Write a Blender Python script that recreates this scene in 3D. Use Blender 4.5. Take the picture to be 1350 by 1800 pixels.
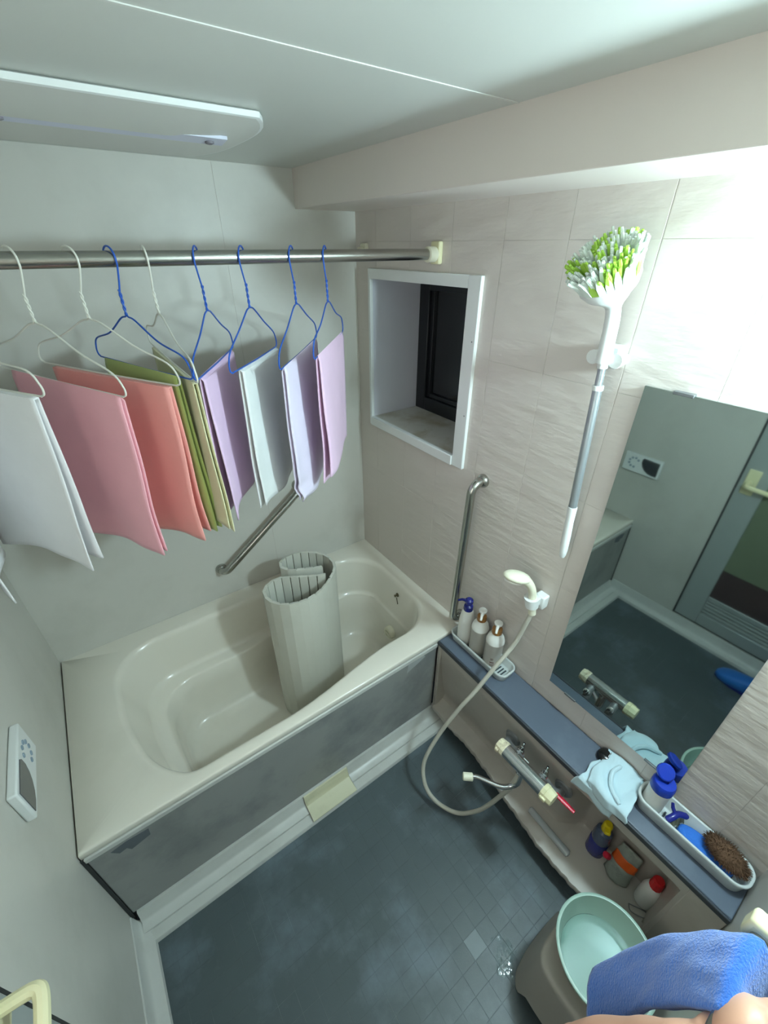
import bpy, math, random
from mathutils import Vector, Matrix, noise
for o in list(bpy.data.objects): bpy.data.objects.remove(o)
sc = bpy.context.scene
COL = sc.collection
R = random.Random(7)

# ------------------------------------------------------------------ camera, world, exposure
W, D = 1.402, 1.809          # room: x from left wall to right wall, y from front wall to back wall
CEIL, SOFF_X, SOFF_Z = 2.087, 1.165, 1.98
PITCH, YAW = math.radians(32.1), math.radians(35.5)
fw = Vector((math.sin(YAW)*math.cos(PITCH), math.cos(YAW)*math.cos(PITCH), -math.sin(PITCH)))
rt = Vector((math.cos(YAW), -math.sin(YAW), 0)); up = rt.cross(fw)
CAM = Vector((0.389, 0.2067, 1.8768))
cd = bpy.data.cameras.new('camera'); cam = bpy.data.objects.new('camera', cd); COL.objects.link(cam)
cd.sensor_fit = 'HORIZONTAL'; cd.sensor_width = 36.0; cd.lens = 748/1350*36; cd.clip_start = 0.01
cam.matrix_world = Matrix(((rt.x, up.x, -fw.x, CAM.x), (rt.y, up.y, -fw.y, CAM.y), (rt.z, up.z, -fw.z, CAM.z), (0, 0, 0, 1)))
sc.camera = cam
wd = bpy.data.worlds.new('world'); sc.world = wd; wd.use_nodes = True
wd.node_tree.nodes['Background'].inputs[0].default_value = (0.02, 0.025, 0.03, 1)
wd.node_tree.nodes['Background'].inputs[1].default_value = 0.3
sc.view_settings.view_transform = 'Standard'; sc.view_settings.look = 'None'
sc.view_settings.gamma = 1.0; sc.view_settings.use_curve_mapping = False
sc.view_settings.exposure = -0.31
LAMP_POS = Vector((1.335, 0.150, 1.82)); LAMP_R = 0.046; LAMP_POWER = 520.0; LAMP_COL = (0.67, 0.93, 1.0)

# ------------------------------------------------------------------ materials
def lin(c):
    return tuple((v/12.92 if v <= 0.04045 else ((v+0.055)/1.055)**2.4) for v in c)
def rgb(r, g, b): return lin((r/255, g/255, b/255))
MATS = {}
def mat(name, col, rough=0.5, metal=0.0, var=0.0, vscale=8.0, bump=0.0, bscale=60.0, bdist=0.002, stretch=None,
        trans=0.0, alpha=1.0, coat=0.0, spec=None, dark=None, dscale=3.0, damt=0.0, fuzz=0.0, ior=None):
    m = bpy.data.materials.new(name); m.use_nodes = True; nt = m.node_tree; N = nt.nodes; L = nt.links
    b = N['Principled BSDF']
    b.inputs['Base Color'].default_value = (*col, 1); b.inputs['Roughness'].default_value = rough
    b.inputs['Metallic'].default_value = metal
    if trans: b.inputs['Transmission Weight'].default_value = trans
    if ior: b.inputs['IOR'].default_value = ior
    if alpha < 1: b.inputs['Alpha'].default_value = alpha
    if coat: b.inputs['Coat Weight'].default_value = coat; b.inputs['Coat Roughness'].default_value = 0.08
    if spec is not None: b.inputs['Specular IOR Level'].default_value = spec
    if fuzz: b.inputs['Sheen Weight'].default_value = fuzz; b.inputs['Sheen Roughness'].default_value = 0.6
    tc = N.new('ShaderNodeTexCoord'); mp = N.new('ShaderNodeMapping'); L.new(tc.outputs['Object'], mp.inputs[0])
    if stretch: mp.inputs['Scale'].default_value = stretch
    last = None
    if var:
        n = N.new('ShaderNodeTexNoise'); n.inputs['Scale'].default_value = vscale; n.inputs['Detail'].default_value = 5
        L.new(mp.outputs[0], n.inputs['Vector'])
        mx = N.new('ShaderNodeMix'); mx.data_type = 'RGBA'
        mx.inputs['A'].default_value = (*[c*(1-var) for c in col], 1); mx.inputs['B'].default_value = (*[min(1, c*(1+var)) for c in col], 1)
        L.new(n.outputs['Fac'], mx.inputs['Factor']); last = mx.outputs['Result']
    if dark is not None:
        n2 = N.new('ShaderNodeTexNoise'); n2.inputs['Scale'].default_value = dscale; n2.inputs['Detail'].default_value = 6; n2.inputs['Roughness'].default_value = 0.62
        L.new(tc.outputs['Object'], n2.inputs['Vector'])
        cr = N.new('ShaderNodeValToRGB'); cr.color_ramp.elements[0].position = 0.5; cr.color_ramp.elements[1].position = 0.72
        cr.color_ramp.elements[1].color = (damt, damt, damt, 1)
        L.new(n2.outputs['Fac'], cr.inputs[0])
        mx2 = N.new('ShaderNodeMix'); mx2.data_type = 'RGBA'; mx2.inputs['B'].default_value = (*dark, 1)
        if last: L.new(last, mx2.inputs['A'])
        else: mx2.inputs['A'].default_value = (*col, 1)
        L.new(cr.outputs[0], mx2.inputs['Factor']); last = mx2.outputs['Result']
    if last: L.new(last, b.inputs['Base Color'])
    if bump:
        n3 = N.new('ShaderNodeTexNoise'); n3.inputs['Scale'].default_value = bscale; n3.inputs['Detail'].default_value = 4
        L.new(mp.outputs[0], n3.inputs['Vector'])
        bp = N.new('ShaderNodeBump'); bp.inputs['Strength'].default_value = bump; bp.inputs['Distance'].default_value = bdist
        L.new(n3.outputs['Fac'], bp.inputs['Height']); L.new(bp.outputs[0], b.inputs['Normal'])
    MATS[name] = m
    return m
M = {}
M['wall'] = mat('wall_panel_smooth', rgb(206, 203, 195), 0.42, var=0.02, vscale=3, bump=0.05, bscale=180, dark=rgb(150, 148, 138), dscale=2.2, damt=0.25)
M['wall_stone'] = mat('wall_panel_stone_relief', rgb(213, 204, 196), 0.45, var=0.015, vscale=4, bump=0.85, bscale=7, bdist=0.006, stretch=(1, 1.0, 3.6))
M['joint'] = mat('wall_joint', rgb(200, 193, 185), 0.5, var=0.05)
M['ceiling'] = mat('ceiling_panel', rgb(204, 206, 200), 0.4, var=0.01, vscale=3, bump=0.04, bscale=200)
M['soffit'] = mat('soffit_panel', rgb(226, 216, 208), 0.45, var=0.015, vscale=3, bump=0.05, bscale=200)
M['white'] = mat('white_plastic', rgb(232, 234, 232), 0.35, var=0.015, vscale=10)
M['white_rough'] = mat('white_liner', rgb(214, 214, 222), 0.6, var=0.02, vscale=12)
M['ivory'] = mat('ivory_plastic', rgb(232, 228, 205), 0.4, var=0.02, vscale=20)
M['cream'] = mat('aged_cream_plastic', rgb(226, 220, 180), 0.4, var=0.04, vscale=25)
M['cream_dirty'] = mat('limescaled_cream_plastic', rgb(226, 216, 186), 0.5, var=0.04, vscale=40, dark=rgb(120, 84, 66), dscale=45, damt=0.8)
M['joint_white'] = mat('joint_strip_white', rgb(212, 212, 206), 0.4, var=0.01)
M['vent_white'] = mat('vent_off_white', rgb(214, 214, 208), 0.4, var=0.01)
M['tub'] = mat('tub_resin', rgb(234, 228, 215), 0.22, var=0.012, vscale=4, coat=0.3, dark=rgb(178, 166, 146), dscale=1.8, damt=0.22)
M['apron'] = mat('apron_grey_film', rgb(146, 147, 144), 0.34, var=0.10, vscale=5, bump=0.05, bscale=30, dark=rgb(88, 92, 98), dscale=3.2, damt=0.7)
M['sticker'] = mat('sticker_residue', rgb(170, 172, 172), 0.7, var=0.1, vscale=30)
M['sticker_dark'] = mat('sticker_residue_dark', rgb(92, 98, 104), 0.7, var=0.12, vscale=30)
M['floor'] = mat('floor_slate_resin', rgb(72, 83, 86), 0.42, var=0.10, vscale=9, bump=0.2, bscale=220, bdist=0.001, dark=rgb(118, 132, 144), dscale=3.2, damt=0.6)
M['floor_pale'] = mat('floor_worn_tile', rgb(118, 128, 132), 0.45, var=0.08, vscale=20)
M['grout'] = mat('floor_joint', rgb(70, 81, 84), 0.6, var=0.05, vscale=9, dark=rgb(150, 160, 168), dscale=4.0, damt=0.8)
M['pan'] = mat('wash_pan_resin', rgb(205, 205, 200), 0.35, var=0.02, vscale=5, dark=rgb(150, 146, 138), dscale=4, damt=0.3)
M['counter'] = mat('counter_slate', rgb(88, 98, 112), 0.36, var=0.06, vscale=10, dark=rgb(132, 140, 152), dscale=4, damt=0.35)
M['counter_edge'] = mat('counter_edge', rgb(58, 62, 68), 0.4, var=0.05)
M['fascia'] = mat('fascia_beige', rgb(186, 178, 168), 0.42, var=0.03, vscale=6, bump=0.08, bscale=60, dark=rgb(140, 130, 118), dscale=4, damt=0.35)
M['chrome'] = mat('chrome', rgb(205, 208, 210), 0.14, metal=1.0, var=0.02)
M['steel'] = mat('brushed_steel', rgb(178, 178, 172), 0.25, metal=1.0, var=0.04, vscale=30, stretch=(1, 1, 1))
M['steel_dull'] = mat('dull_steel_escutcheon', rgb(138, 138, 138), 0.4, metal=0.35, var=0.1, vscale=40)
M['mirror'] = mat('mirror_silver', rgb(188, 200, 198), 0.03, metal=1.0, var=0.02, vscale=3)
M['mirror_clip'] = mat('mirror_clip', rgb(120, 122, 124), 0.35, metal=0.6)
M['black'] = mat('black_anodised', rgb(26, 30, 34), 0.35, var=0.05)
M['night_glass'] = mat('night_glass', rgb(12, 16, 20), 0.12, coat=0.3, var=0.05)
M['black_plastic'] = mat('black_plastic', rgb(16, 18, 18), 0.22, var=0.05)
M['sill'] = mat('window_sill_stained', rgb(214, 212, 202), 0.35, dark=rgb(166, 152, 116), dscale=5, damt=1.0)
M['lid'] = mat('bath_lid_ivory', rgb(206, 205, 194), 0.45, var=0.025, vscale=10, stretch=(4, 4, 0.6), dark=rgb(168, 162, 140), dscale=3, damt=0.3)
M['hinge'] = mat('bath_lid_hinge', rgb(110, 104, 90), 0.6, var=0.1)
M['wire_white'] = mat('white_coated_wire', rgb(222, 220, 210), 0.4, var=0.02)
M['wire_blue'] = mat('blue_coated_wire', rgb(36, 86, 178), 0.35, var=0.04)
M['dial'] = mat('remote_screen', rgb(40, 44, 52), 0.12, var=0.05, coat=0.4)
M['button'] = mat('remote_button', rgb(140, 156, 170), 0.5, var=0.03)
M['gasket'] = mat('dark_gasket', rgb(44, 46, 46), 0.7, var=0.05)
M['alu'] = mat('door_aluminium', rgb(176, 182, 180), 0.4, var=0.03, metal=0.25)
M['pane_green'] = mat('door_pane_frosted', rgb(112, 122, 100), 0.45, var=0.25, vscale=2)
M['pane_brown'] = mat('door_pane_lower', rgb(70, 56, 56), 0.45, var=0.1, vscale=3)
M['navy'] = mat('navy_plastic', rgb(32, 40, 126), 0.25, var=0.03)
M['blue_cap'] = mat('blue_plastic', rgb(26, 56, 168), 0.22, var=0.03)
M['brown_cap'] = mat('brown_plastic', rgb(150, 104, 52), 0.4, var=0.04)
M['pump_white'] = mat('pump_white', rgb(234, 232, 226), 0.32, var=0.01)
M['bottle_grey'] = mat('bottle_pearl', rgb(206, 200, 190), 0.32, var=0.015)
M['text_brown'] = mat('bottle_print', rgb(110, 62, 56), 0.5)
M['tray'] = mat('tray_translucent', rgb(226, 232, 230), 0.35, var=0.01, trans=0.25)
M['dark_slot'] = mat('dark_slot', rgb(64, 72, 78), 0.6)
M['hose'] = mat('shower_hose_ivory', rgb(196, 192, 178), 0.42, var=0.03, vscale=30)
M['cloth_blue'] = mat('pale_blue_cloth', rgb(196, 220, 228), 0.9, var=0.03, vscale=30, bump=0.4, bscale=500, bdist=0.001, fuzz=0.3)
M['sponge_blue'] = mat('sponge_blue', rgb(46, 112, 204), 0.85, var=0.06, vscale=60, bump=0.5, bscale=260, bdist=0.002)
M['bristle_grey'] = mat('brush_bristles', rgb(150, 148, 122), 0.7, var=0.1, vscale=60)
M['tawashi'] = mat('coir_scrubber', rgb(84, 58, 38), 0.9, var=0.4, vscale=60, bump=0.8, bscale=160, bdist=0.003)
M['red'] = mat('red_plastic', rgb(196, 26, 56), 0.35, var=0.03)
M['redcap'] = mat('red_cap', rgb(204, 34, 38), 0.35, var=0.03)
M['yellow'] = mat('yellow_plastic', rgb(232, 206, 20), 0.35, var=0.03)
M['clear'] = mat('clear_plastic', (0.70, 0.75, 0.77), 0.15, alpha=0.42, coat=0.5, var=0.02)
M['clear_blue'] = mat('clear_blue_body', rgb(96, 112, 140), 0.2, trans=0.4, var=0.05)
M['orange'] = mat('orange_print', rgb(226, 96, 30), 0.4, var=0.08, vscale=40)
M['pouch'] = mat('pouch_film', rgb(150, 156, 146), 0.3, var=0.15, vscale=30, dark=rgb(86, 90, 84), dscale=20, damt=0.7)
M['green_pad'] = mat('green_scourer', rgb(38, 82, 66), 0.9, var=0.15, vscale=60, bump=0.5, bscale=200)
M['basin'] = mat('basin_mint', rgb(158, 186, 172), 0.3, var=0.015, vscale=5)
M['stool'] = mat('stool_greige', rgb(172, 166, 156), 0.42, var=0.02, vscale=6)
wm = M['water'] = bpy.data.materials.new('water_film'); wm.use_nodes = True
_n = wm.node_tree.nodes; _l = wm.node_tree.links; _n.remove(_n['Principled BSDF'])
_t = _n.new('ShaderNodeBsdfTransparent'); _t.inputs[0].default_value = (0.93, 0.97, 0.97, 1); _g = _n.new('ShaderNodeBsdfGlossy'); _g.inputs['Roughness'].default_value = 0.06
_f = _n.new('ShaderNodeFresnel'); _f.inputs[0].default_value = 1.5; _m = _n.new('ShaderNodeMixShader')
_l.new(_f.outputs[0], _m.inputs[0]); _l.new(_t.outputs[0], _m.inputs[1]); _l.new(_g.outputs[0], _m.inputs[2]); _l.new(_m.outputs[0], _n['Material Output'].inputs[0])
M['skin'] = mat('skin', rgb(214, 164, 138), 0.5, var=0.05, vscale=18, bump=0.15, bscale=120, bdist=0.001)
M['nail'] = mat('nail', rgb(226, 178, 160), 0.3)
M['boot'] = mat('blue_bath_boot', rgb(44, 110, 190), 0.35, var=0.03)
M['terry_blue'] = mat('terry_blue', rgb(30, 104, 200), 0.95, var=0.10, vscale=50, bump=0.9, bscale=330, bdist=0.003, fuzz=0.4)
M['bristle_white'] = mat('bristle_white', rgb(226, 236, 228), 0.6, var=0.03)
M['bristle_green'] = mat('bristle_green', rgb(172, 214, 84), 0.6, var=0.06)
M['alu_pole'] = mat('brush_pole_aluminium', rgb(166, 172, 176), 0.35, metal=0.7, var=0.03)
M['vent_slot'] = mat('vent_slot', rgb(206, 208, 224), 0.4, var=0.01)
M['dim_grey'] = mat('slot_end_grey', rgb(120, 116, 124), 0.6)
M['drain'] = mat('drain_cover_khaki', rgb(206, 202, 172), 0.45, var=0.03, vscale=12, dark=rgb(172, 166, 136), dscale=8, damt=0.4)
M['rust'] = mat('chain_rusty', rgb(92, 84, 62), 0.5, metal=0.6, var=0.2, vscale=60)
def towel_mat(name, c):
    M[name] = mat('towel_'+name, rgb(*c), 0.92, var=0.035, vscale=22, bump=0.5, bscale=420, bdist=0.0012, fuzz=0.25)
towel_mat('t_white', (240, 238, 239)); towel_mat('t_pink', (242, 174, 185)); towel_mat('t_coral', (244, 164, 156))
towel_mat('t_lime', (180, 198, 116)); towel_mat('t_khaki', (212, 207, 166)); towel_mat('t_lilac', (232, 196, 230))
towel_mat('t_white2', (232, 234, 232)); towel_mat('t_lav', (228, 218, 238)); towel_mat('t_pinklilac', (236, 198, 226))
em = bpy.data.materials.new('lamp_globe_glow'); em.use_nodes = True
_n = em.node_tree.nodes; _n.remove(_n['Principled BSDF']); _e = _n.new('ShaderNodeEmission')
_e.inputs[0].default_value = (*LAMP_COL, 1); _e.inputs[1].default_value = LAMP_POWER/ (4*math.pi*LAMP_R**2)/math.pi*0.1
PANE_GLOW = 3.0  # unseen top door pane: glow added to supply warm fill inferred from door side
pl = M['pane_fill_glow'] = mat('door_pane_added_glow', rgb(225, 222, 210), 0.5, var=0.02)
pl.node_tree.nodes['Principled BSDF'].inputs['Emission Color'].default_value = (1.0, 0.93, 0.87, 1); pl.node_tree.nodes['Principled BSDF'].inputs['Emission Strength'].default_value = PANE_GLOW
em.node_tree.links.new(_e.outputs[0], _n['Material Output'].inputs[0]); M['glow'] = em

# ------------------------------------------------------------------ mesh helpers
ORG = {}
def V(*a): return Vector(a)
def frame(d):
    d = d.normalized(); a = Vector((0, 0, 1)) if abs(d.z) < 0.95 else Vector((1, 0, 0))
    u = d.cross(a).normalized(); return u, d.cross(u).normalized()
class MB:
    def __init__(s): s.v = []; s.f = []
    def add(s, vs, fs):
        k = len(s.v); s.v += [Vector(p) for p in vs]; s.f += [tuple(i+k for i in f) for f in fs]; return s
    def box(s, x0, x1, y0, y1, z0, z1):
        return s.add([(x0, y0, z0), (x1, y0, z0), (x1, y1, z0), (x0, y1, z0), (x0, y0, z1), (x1, y0, z1), (x1, y1, z1), (x0, y1, z1)],
                     [(3, 2, 1, 0), (4, 5, 6, 7), (0, 1, 5, 4), (1, 2, 6, 5), (2, 3, 7, 6), (3, 0, 4, 7)])
    def obox(s, c, a, b, n):
        c, a, b, n = map(Vector, (c, a, b, n))
        return s.add([c-a-b-n, c+a-b-n, c+a+b-n, c-a+b-n, c-a-b+n, c+a-b+n, c+a+b+n, c-a+b+n],
                     [(3, 2, 1, 0), (4, 5, 6, 7), (0, 1, 5, 4), (1, 2, 6, 5), (2, 3, 7, 6), (3, 0, 4, 7)])
    def loft(s, rings, closed=True, cap0=True, cap1=True, closed_path=False):
        n = len(rings[0]); fs = []; vs = [p for r in rings for p in r]; m = len(rings)
        for i in range(m if closed_path else m-1):
            j = (i+1) % m
            for k in range(n if closed else n-1):
                l = (k+1) % n; fs.append((i*n+k, i*n+l, j*n+l, j*n+k))
        if cap0 and closed and not closed_path: fs.append(tuple(range(n))[::-1])
        if cap1 and closed and not closed_path: fs.append(tuple((m-1)*n+k for k in range(n)))
        return s.add(vs, fs)
    def tube(s, path, r, n=12, caps=True, flat=1.0):
        path = [Vector(p) for p in path]; rr = r if isinstance(r, (list, tuple)) else [r]*len(path)
        rings = []; u = None
        for i, p in enumerate(path):
            d = (path[min(i+1, len(path)-1)]-path[max(i-1, 0)]).normalized()
            if u is None: u, w = frame(d)
            else:
                u = (u-d*u.dot(d)).normalized(); w = d.cross(u)
            rings.append([p+(u*math.cos(2*math.pi*k/n)+w*math.sin(2*math.pi*k/n)*flat)*rr[i] for k in range(n)])
        return s.loft(rings, True, caps, caps)
    def lathe(s, prof, c=(0, 0, 0), d=(0, 0, 1), n=24, u=None, ex=1.0, ey=1.0):
        c = Vector(c); d = Vector(d).normalized()
        if u is None: u, w = frame(d)
        else: u = Vector(u); u = (u-d*u.dot(d)).normalized(); w = d.cross(u)
        rings = [[c+d*z+(u*math.cos(2*math.pi*k/n)*ex+w*math.sin(2*math.pi*k/n)*ey)*max(r, 1e-5) for k in range(n)] for r, z in prof]
        return s.loft(rings, True, True, True)
    def grid(s, fn, nu, nv):
        vs = [fn(i/(nu-1), j/(nv-1)) for i in range(nu) for j in range(nv)]
        return s.add(vs, [(i*nv+j, (i+1)*nv+j, (i+1)*nv+j+1, i*nv+j+1) for i in range(nu-1) for j in range(nv-1)])
    def ellipsoid(s, c, rx, ry, rz, nu=10, nv=18, M3=None):
        c = Vector(c); rings = []
        for i in range(nu+1):
            t = math.pi*i/nu
            ring = []
            for k in range(nv):
                a = 2*math.pi*k/nv
                p = Vector((rx*math.sin(t)*math.cos(a) if 0 < i < nu else 1e-5*math.cos(a), ry*math.sin(t)*math.sin(a) if 0 < i < nu else 1e-5*math.sin(a), -rz*math.cos(t)))
                ring.append(c+(M3 @ p if M3 else p))
            rings.append(ring)
        return s.loft(rings)
def cr(pts, n=8, closed=False):
    P = [Vector(p) for p in pts]; out = []; m = len(P)
    rng = range(m if closed else m-1)
    for i in rng:
        p0 = P[i-1] if (i > 0 or closed) else P[0]*2-P[1]; p1 = P[i]; p2 = P[(i+1) % m]
        p3 = P[(i+2) % m] if (i+2 < m or closed) else P[-1]*2-P[-2]
        for k in range(n):
            t = k/n
            out.append(0.5*((2*p1)+(p2-p0)*t+(2*p0-5*p1+4*p2-p3)*t*t+(3*p1-p0-3*p2+p3)*t**3))
    if not closed: out.append(P[-1])
    return out
def part(name, mb, m, parent=None, label=None, smooth=True, bevel=0, angle=0.6, solid=0, kind=None, subsurf=0, org=None):
    o0 = ORG.get(parent.name, Vector((0, 0, 0))) if parent else (org or Vector((0, 0, 0)))
    me = bpy.data.meshes.new(name)
    me.from_pydata([p-o0 for p in mb.v], [], mb.f); me.update()
    if smooth:
        me.polygons.foreach_set('use_smooth', [True]*len(me.polygons))
        me.set_sharp_from_angle(angle=angle)
    o = bpy.data.objects.new(name, me); COL.objects.link(o); me.materials.append(M[m] if isinstance(m, str) else m)
    if parent: o.parent = parent
    else: o.location = o0
    ORG[o.name] = o0
    if solid:
        q = o.modifiers.new('thickness', 'SOLIDIFY'); q.thickness = solid; q.offset = 0
    if subsurf:
        q = o.modifiers.new('subdivision', 'SUBSURF'); q.levels = subsurf; q.render_levels = subsurf
    if bevel:
        q = o.modifiers.new('bevel', 'BEVEL'); q.width = bevel; q.segments = 2; q.limit_method = 'ANGLE'; q.angle_limit = 0.6
    if label: o['label'] = label
    if kind: o['kind'] = kind
    return o
def thing(name, label, cat, loc=(0, 0, 0), rot=0, group=None, local=False):
    o = bpy.data.objects.new(name, None); COL.objects.link(o); o.empty_display_size = 0.03
    o.location = loc; o.rotation_euler = (0, 0, rot); o['label'] = label; o['category'] = cat
    if group: o['group'] = group
    ORG[o.name] = Vector((0, 0, 0)) if local else Vector(loc)
    return o
def tag(o, label, cat, group=None):
    o['label'] = label; o['category'] = cat
    if group: o['group'] = group
    return o
def root(name):                                   # an empty that carries a piece of the setting
    o = bpy.data.objects.new(name, None); COL.objects.link(o); o.empty_display_size = 0.03; o['kind'] = 'structure'; ORG[o.name] = Vector((0, 0, 0)); return o
def struct(name, mb, m, **k): return part(name, mb, m, kind='structure', **k)
def tri_noise(x, y, z=0.0): return noise.noise(Vector((x, y, z)))
def sstep(a, b, x):
    t = max(0, min(1, (x-a)/(b-a))); return t*t*(3-2*t)

# ------------------------------------------------------------------ setting
# floor: resin pan scored in 5 cm squares; each square a piece
PX0, PX1, PY0, PY1 = 0.048, 1.33, 0.012, 0.963
fl = struct('floor', MB().box(PX0-0.03, PX1+0.06, -0.01, PY1+0.06, -0.05, -0.0006), 'grout', smooth=False)
TP = 0.0535
xs = [PX0]+[0.8385+TP*k for k in range(-14, 10) if PX0+0.004 < 0.8385+TP*k < PX1]+[PX1]
ys = [PY0]+[0.3495+TP*k for k in range(-6, 12) if PY0+0.004 < 0.3495+TP*k < PY1]+[PY1]
def proj(p):
    q = p-CAM; z = q.dot(fw); return (675+748*q.dot(rt)/z, 900-748*q.dot(up)/z, z)
cells = []
for i in range(len(xs)-1):
    for j in range(len(ys)-1):
        c = V((xs[i]+xs[i+1])/2, (ys[j]+ys[j+1])/2, 0); u, v, z = proj(c)
        vis = z > 0.05 and -30 < u < 1380 and 0 < v < 1830 and c.x < 1.25
        cells.append((0 if vis else 1, z, i, j))
cells.sort()
g = 0.0003
shared = {}
rest = MB()
for n, (a, b, i, j) in enumerate(cells):
    x0, x1, y0, y1 = xs[i]+g, xs[i+1]-g, ys[j]+g, ys[j+1]-g
    if n < 296 and a == 0:
        key = (round(x1-x0, 4), round(y1-y0, 4)); pale = abs((x0+x1)/2-0.865) < 0.01 and abs((y0+y1)/2-0.376) < 0.01
        if key not in shared or pale:
            w, h, e = (x1-x0)/2, (y1-y0)/2, 0.00025
            me = bpy.data.meshes.new('floor_tile')
            me.from_pydata([(-w, -h, -0.006), (w, -h, -0.006), (w, h, -0.006), (-w, h, -0.006), (-w, -h, -e), (w, -h, -e), (w, h, -e), (-w, h, -e),
                            (-w+e, -h+e, 0), (w-e, -h+e, 0), (w-e, h-e, 0), (-w+e, h-e, 0)], [],
                           [(0, 1, 5, 4), (1, 2, 6, 5), (2, 3, 7, 6), (3, 0, 4, 7), (4, 5, 9, 8), (5, 6, 10, 9), (6, 7, 11, 10), (7, 4, 8, 11), (8, 9, 10, 11)])
            me.materials.append(M['floor_pale'] if pale else M['floor'])
            if not pale: shared[key] = me
        else: me = shared[key]
        o = bpy.data.objects.new('floor_tile', me); COL.objects.link(o); o.location = ((x0+x1)/2, (y0+y1)/2, 0); o.parent = fl
        if pale: o['label'] = 'paler worn floor tile'
    else: rest.box(x0, x1, y0, y1, -0.006, 0)
part('floor_tile_field', rest, 'floor', fl, smooth=False, kind='stuff')
# floor tiles share one texture space, so that the wear runs across them
for k in ('floor', 'grout'):
    nt = M[k].node_tree
    tc = [n for n in nt.nodes if n.type == 'TEX_COORD'][0]; ge = nt.nodes.new('ShaderNodeNewGeometry')
    for l in list(nt.links):
        if l.from_node == tc: nt.links.new(ge.outputs['Position'], l.to_socket)
for k in ('wall_stone',):
    nt = M[k].node_tree
    tc = [n for n in nt.nodes if n.type == 'TEX_COORD'][0]; ge = nt.nodes.new('ShaderNodeNewGeometry')
    for l in list(nt.links):
        if l.from_node == tc: nt.links.new(ge.outputs['Position'], l.to_socket)

# pan ledges: along the tub and along the door side
def extrude(prof, axis, a, b, mb):                # prof: list of (p, z) open outline closed with a base
    ring = lambda t: [(V(t, p, z) if axis == 'x' else V(p, t, z)) for p, z in prof]
    return mb.loft([ring(a), ring(b)], True, True, True)
pr1 = [(1.06, -0.02), (0.964, -0.02), (0.964, 0.010), (0.968, 0.0165), (0.997, 0.0185), (0.9985, 0.0150), (1.0005, 0.0150), (1.002, 0.022), (1.030, 0.0245), (1.035, 0.030), (1.036, 0.038), (1.040, 0.044), (1.046, 0.070), (1.06, 0.070)]
struct('trim_1', extrude(pr1, 'x', 0.02, 1.33, MB()), 'pan', angle=0.9)
pr2 = [(-0.02, -0.02), (0.0475, -0.02), (0.0475, 0.010), (0.045, 0.017), (0.018, 0.022), (0.010, 0.032), (0.004, 0.075), (-0.02, 0.078)]
struct('trim_2', extrude(pr2, 'y', 0.0, 1.045, MB()), 'pan', angle=0.9)

# back wall: two panels with a joint
wb = root('wall_back')
JX = 0.906
part('wall_panel', MB().box(-0.02, JX-0.0006, D, D+0.02, -0.02, CEIL+0.02), 'wall', wb, bevel=0.0006)
part('wall_panel', MB().box(JX+0.0006, W+0.02, D, D+0.02, -0.02, CEIL+0.02), 'wall', wb, bevel=0.0006)
part('panel_joint', MB().box(JX-0.003, JX+0.003, D+0.0008, D+0.019, -0.02, CEIL), 'joint', wb)
# left wall with the door opening, front wall
DY0, DY1, DZ0, DZ1 = 0.02, 0.69, 0.085, 1.94
wl = MB().box(-0.02, 0, DY1, D+0.02, -0.02, CEIL+0.02).box(-0.02, 0, -0.02, DY0, -0.02, CEIL+0.02).box(-0.02, 0, DY0, DY1, DZ1, CEIL+0.02).box(-0.02, 0, DY0, DY1, -0.02, DZ0)
struct('wall_left', wl, 'wall', smooth=False)
struct('wall_front', MB().box(-0.02, W+0.02, -0.02, 0, -0.02, CEIL+0.02), 'wall', smooth=False)
# right wall: stone-relief tiles, window opening left free
HY0, HY1, HZ0, HZ1 = 1.190, 1.703, 1.240, 1.775
wr = root('wall_right')
yb = [-0.02, 0.10, 0.30, 0.497, 0.694, 0.90, 1.091, 1.286, 1.481, 1.676, D+0.02]
zb = [-0.02, 0.387, 0.687, 0.987, 1.287, 1.587, 1.887, SOFF_Z+0.01]
backing = MB()
def minus(y0, y1, z0, z1):
    if y1 <= HY0 or y0 >= HY1 or z1 <= HZ0 or z0 >= HZ1: return [(y0, y1, z0, z1)]
    out = []
    if y0 < HY0: out.append((y0, HY0, z0, z1)); y0 = HY0
    if y1 > HY1: out.append((HY1, y1, z0, z1)); y1 = HY1
    if z0 < HZ0: out.append((y0, y1, z0, HZ0))
    if z1 > HZ1: out.append((y0, y1, HZ1, z1))
    return out
for r in minus(-0.02, D+0.02, -0.02, SOFF_Z+0.01): backing.box(W+0.0012, W+0.02, *r)
part('joint_backing', backing, 'joint', wr, smooth=False)
for i in range(len(yb)-1):
    for j in range(len(zb)-1):
        gl = 0.0022 if abs(yb[i]-0.694) < 0.001 else 0.0007; gh = 0.0022 if abs(yb[i+1]-0.694) < 0.001 else 0.0007
        gz = 0.0002
        rs = minus(yb[i]+gl/2, yb[i+1]-gh/2, zb[j]+gz, zb[j+1]-gz)
        if not rs: continue
        q = MB()
        for r in rs: q.box(W, W+0.012, *r)
        part('wall_tile', q, 'wall_stone', wr, bevel=0.0003 if len(rs) == 1 else 0)
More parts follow.
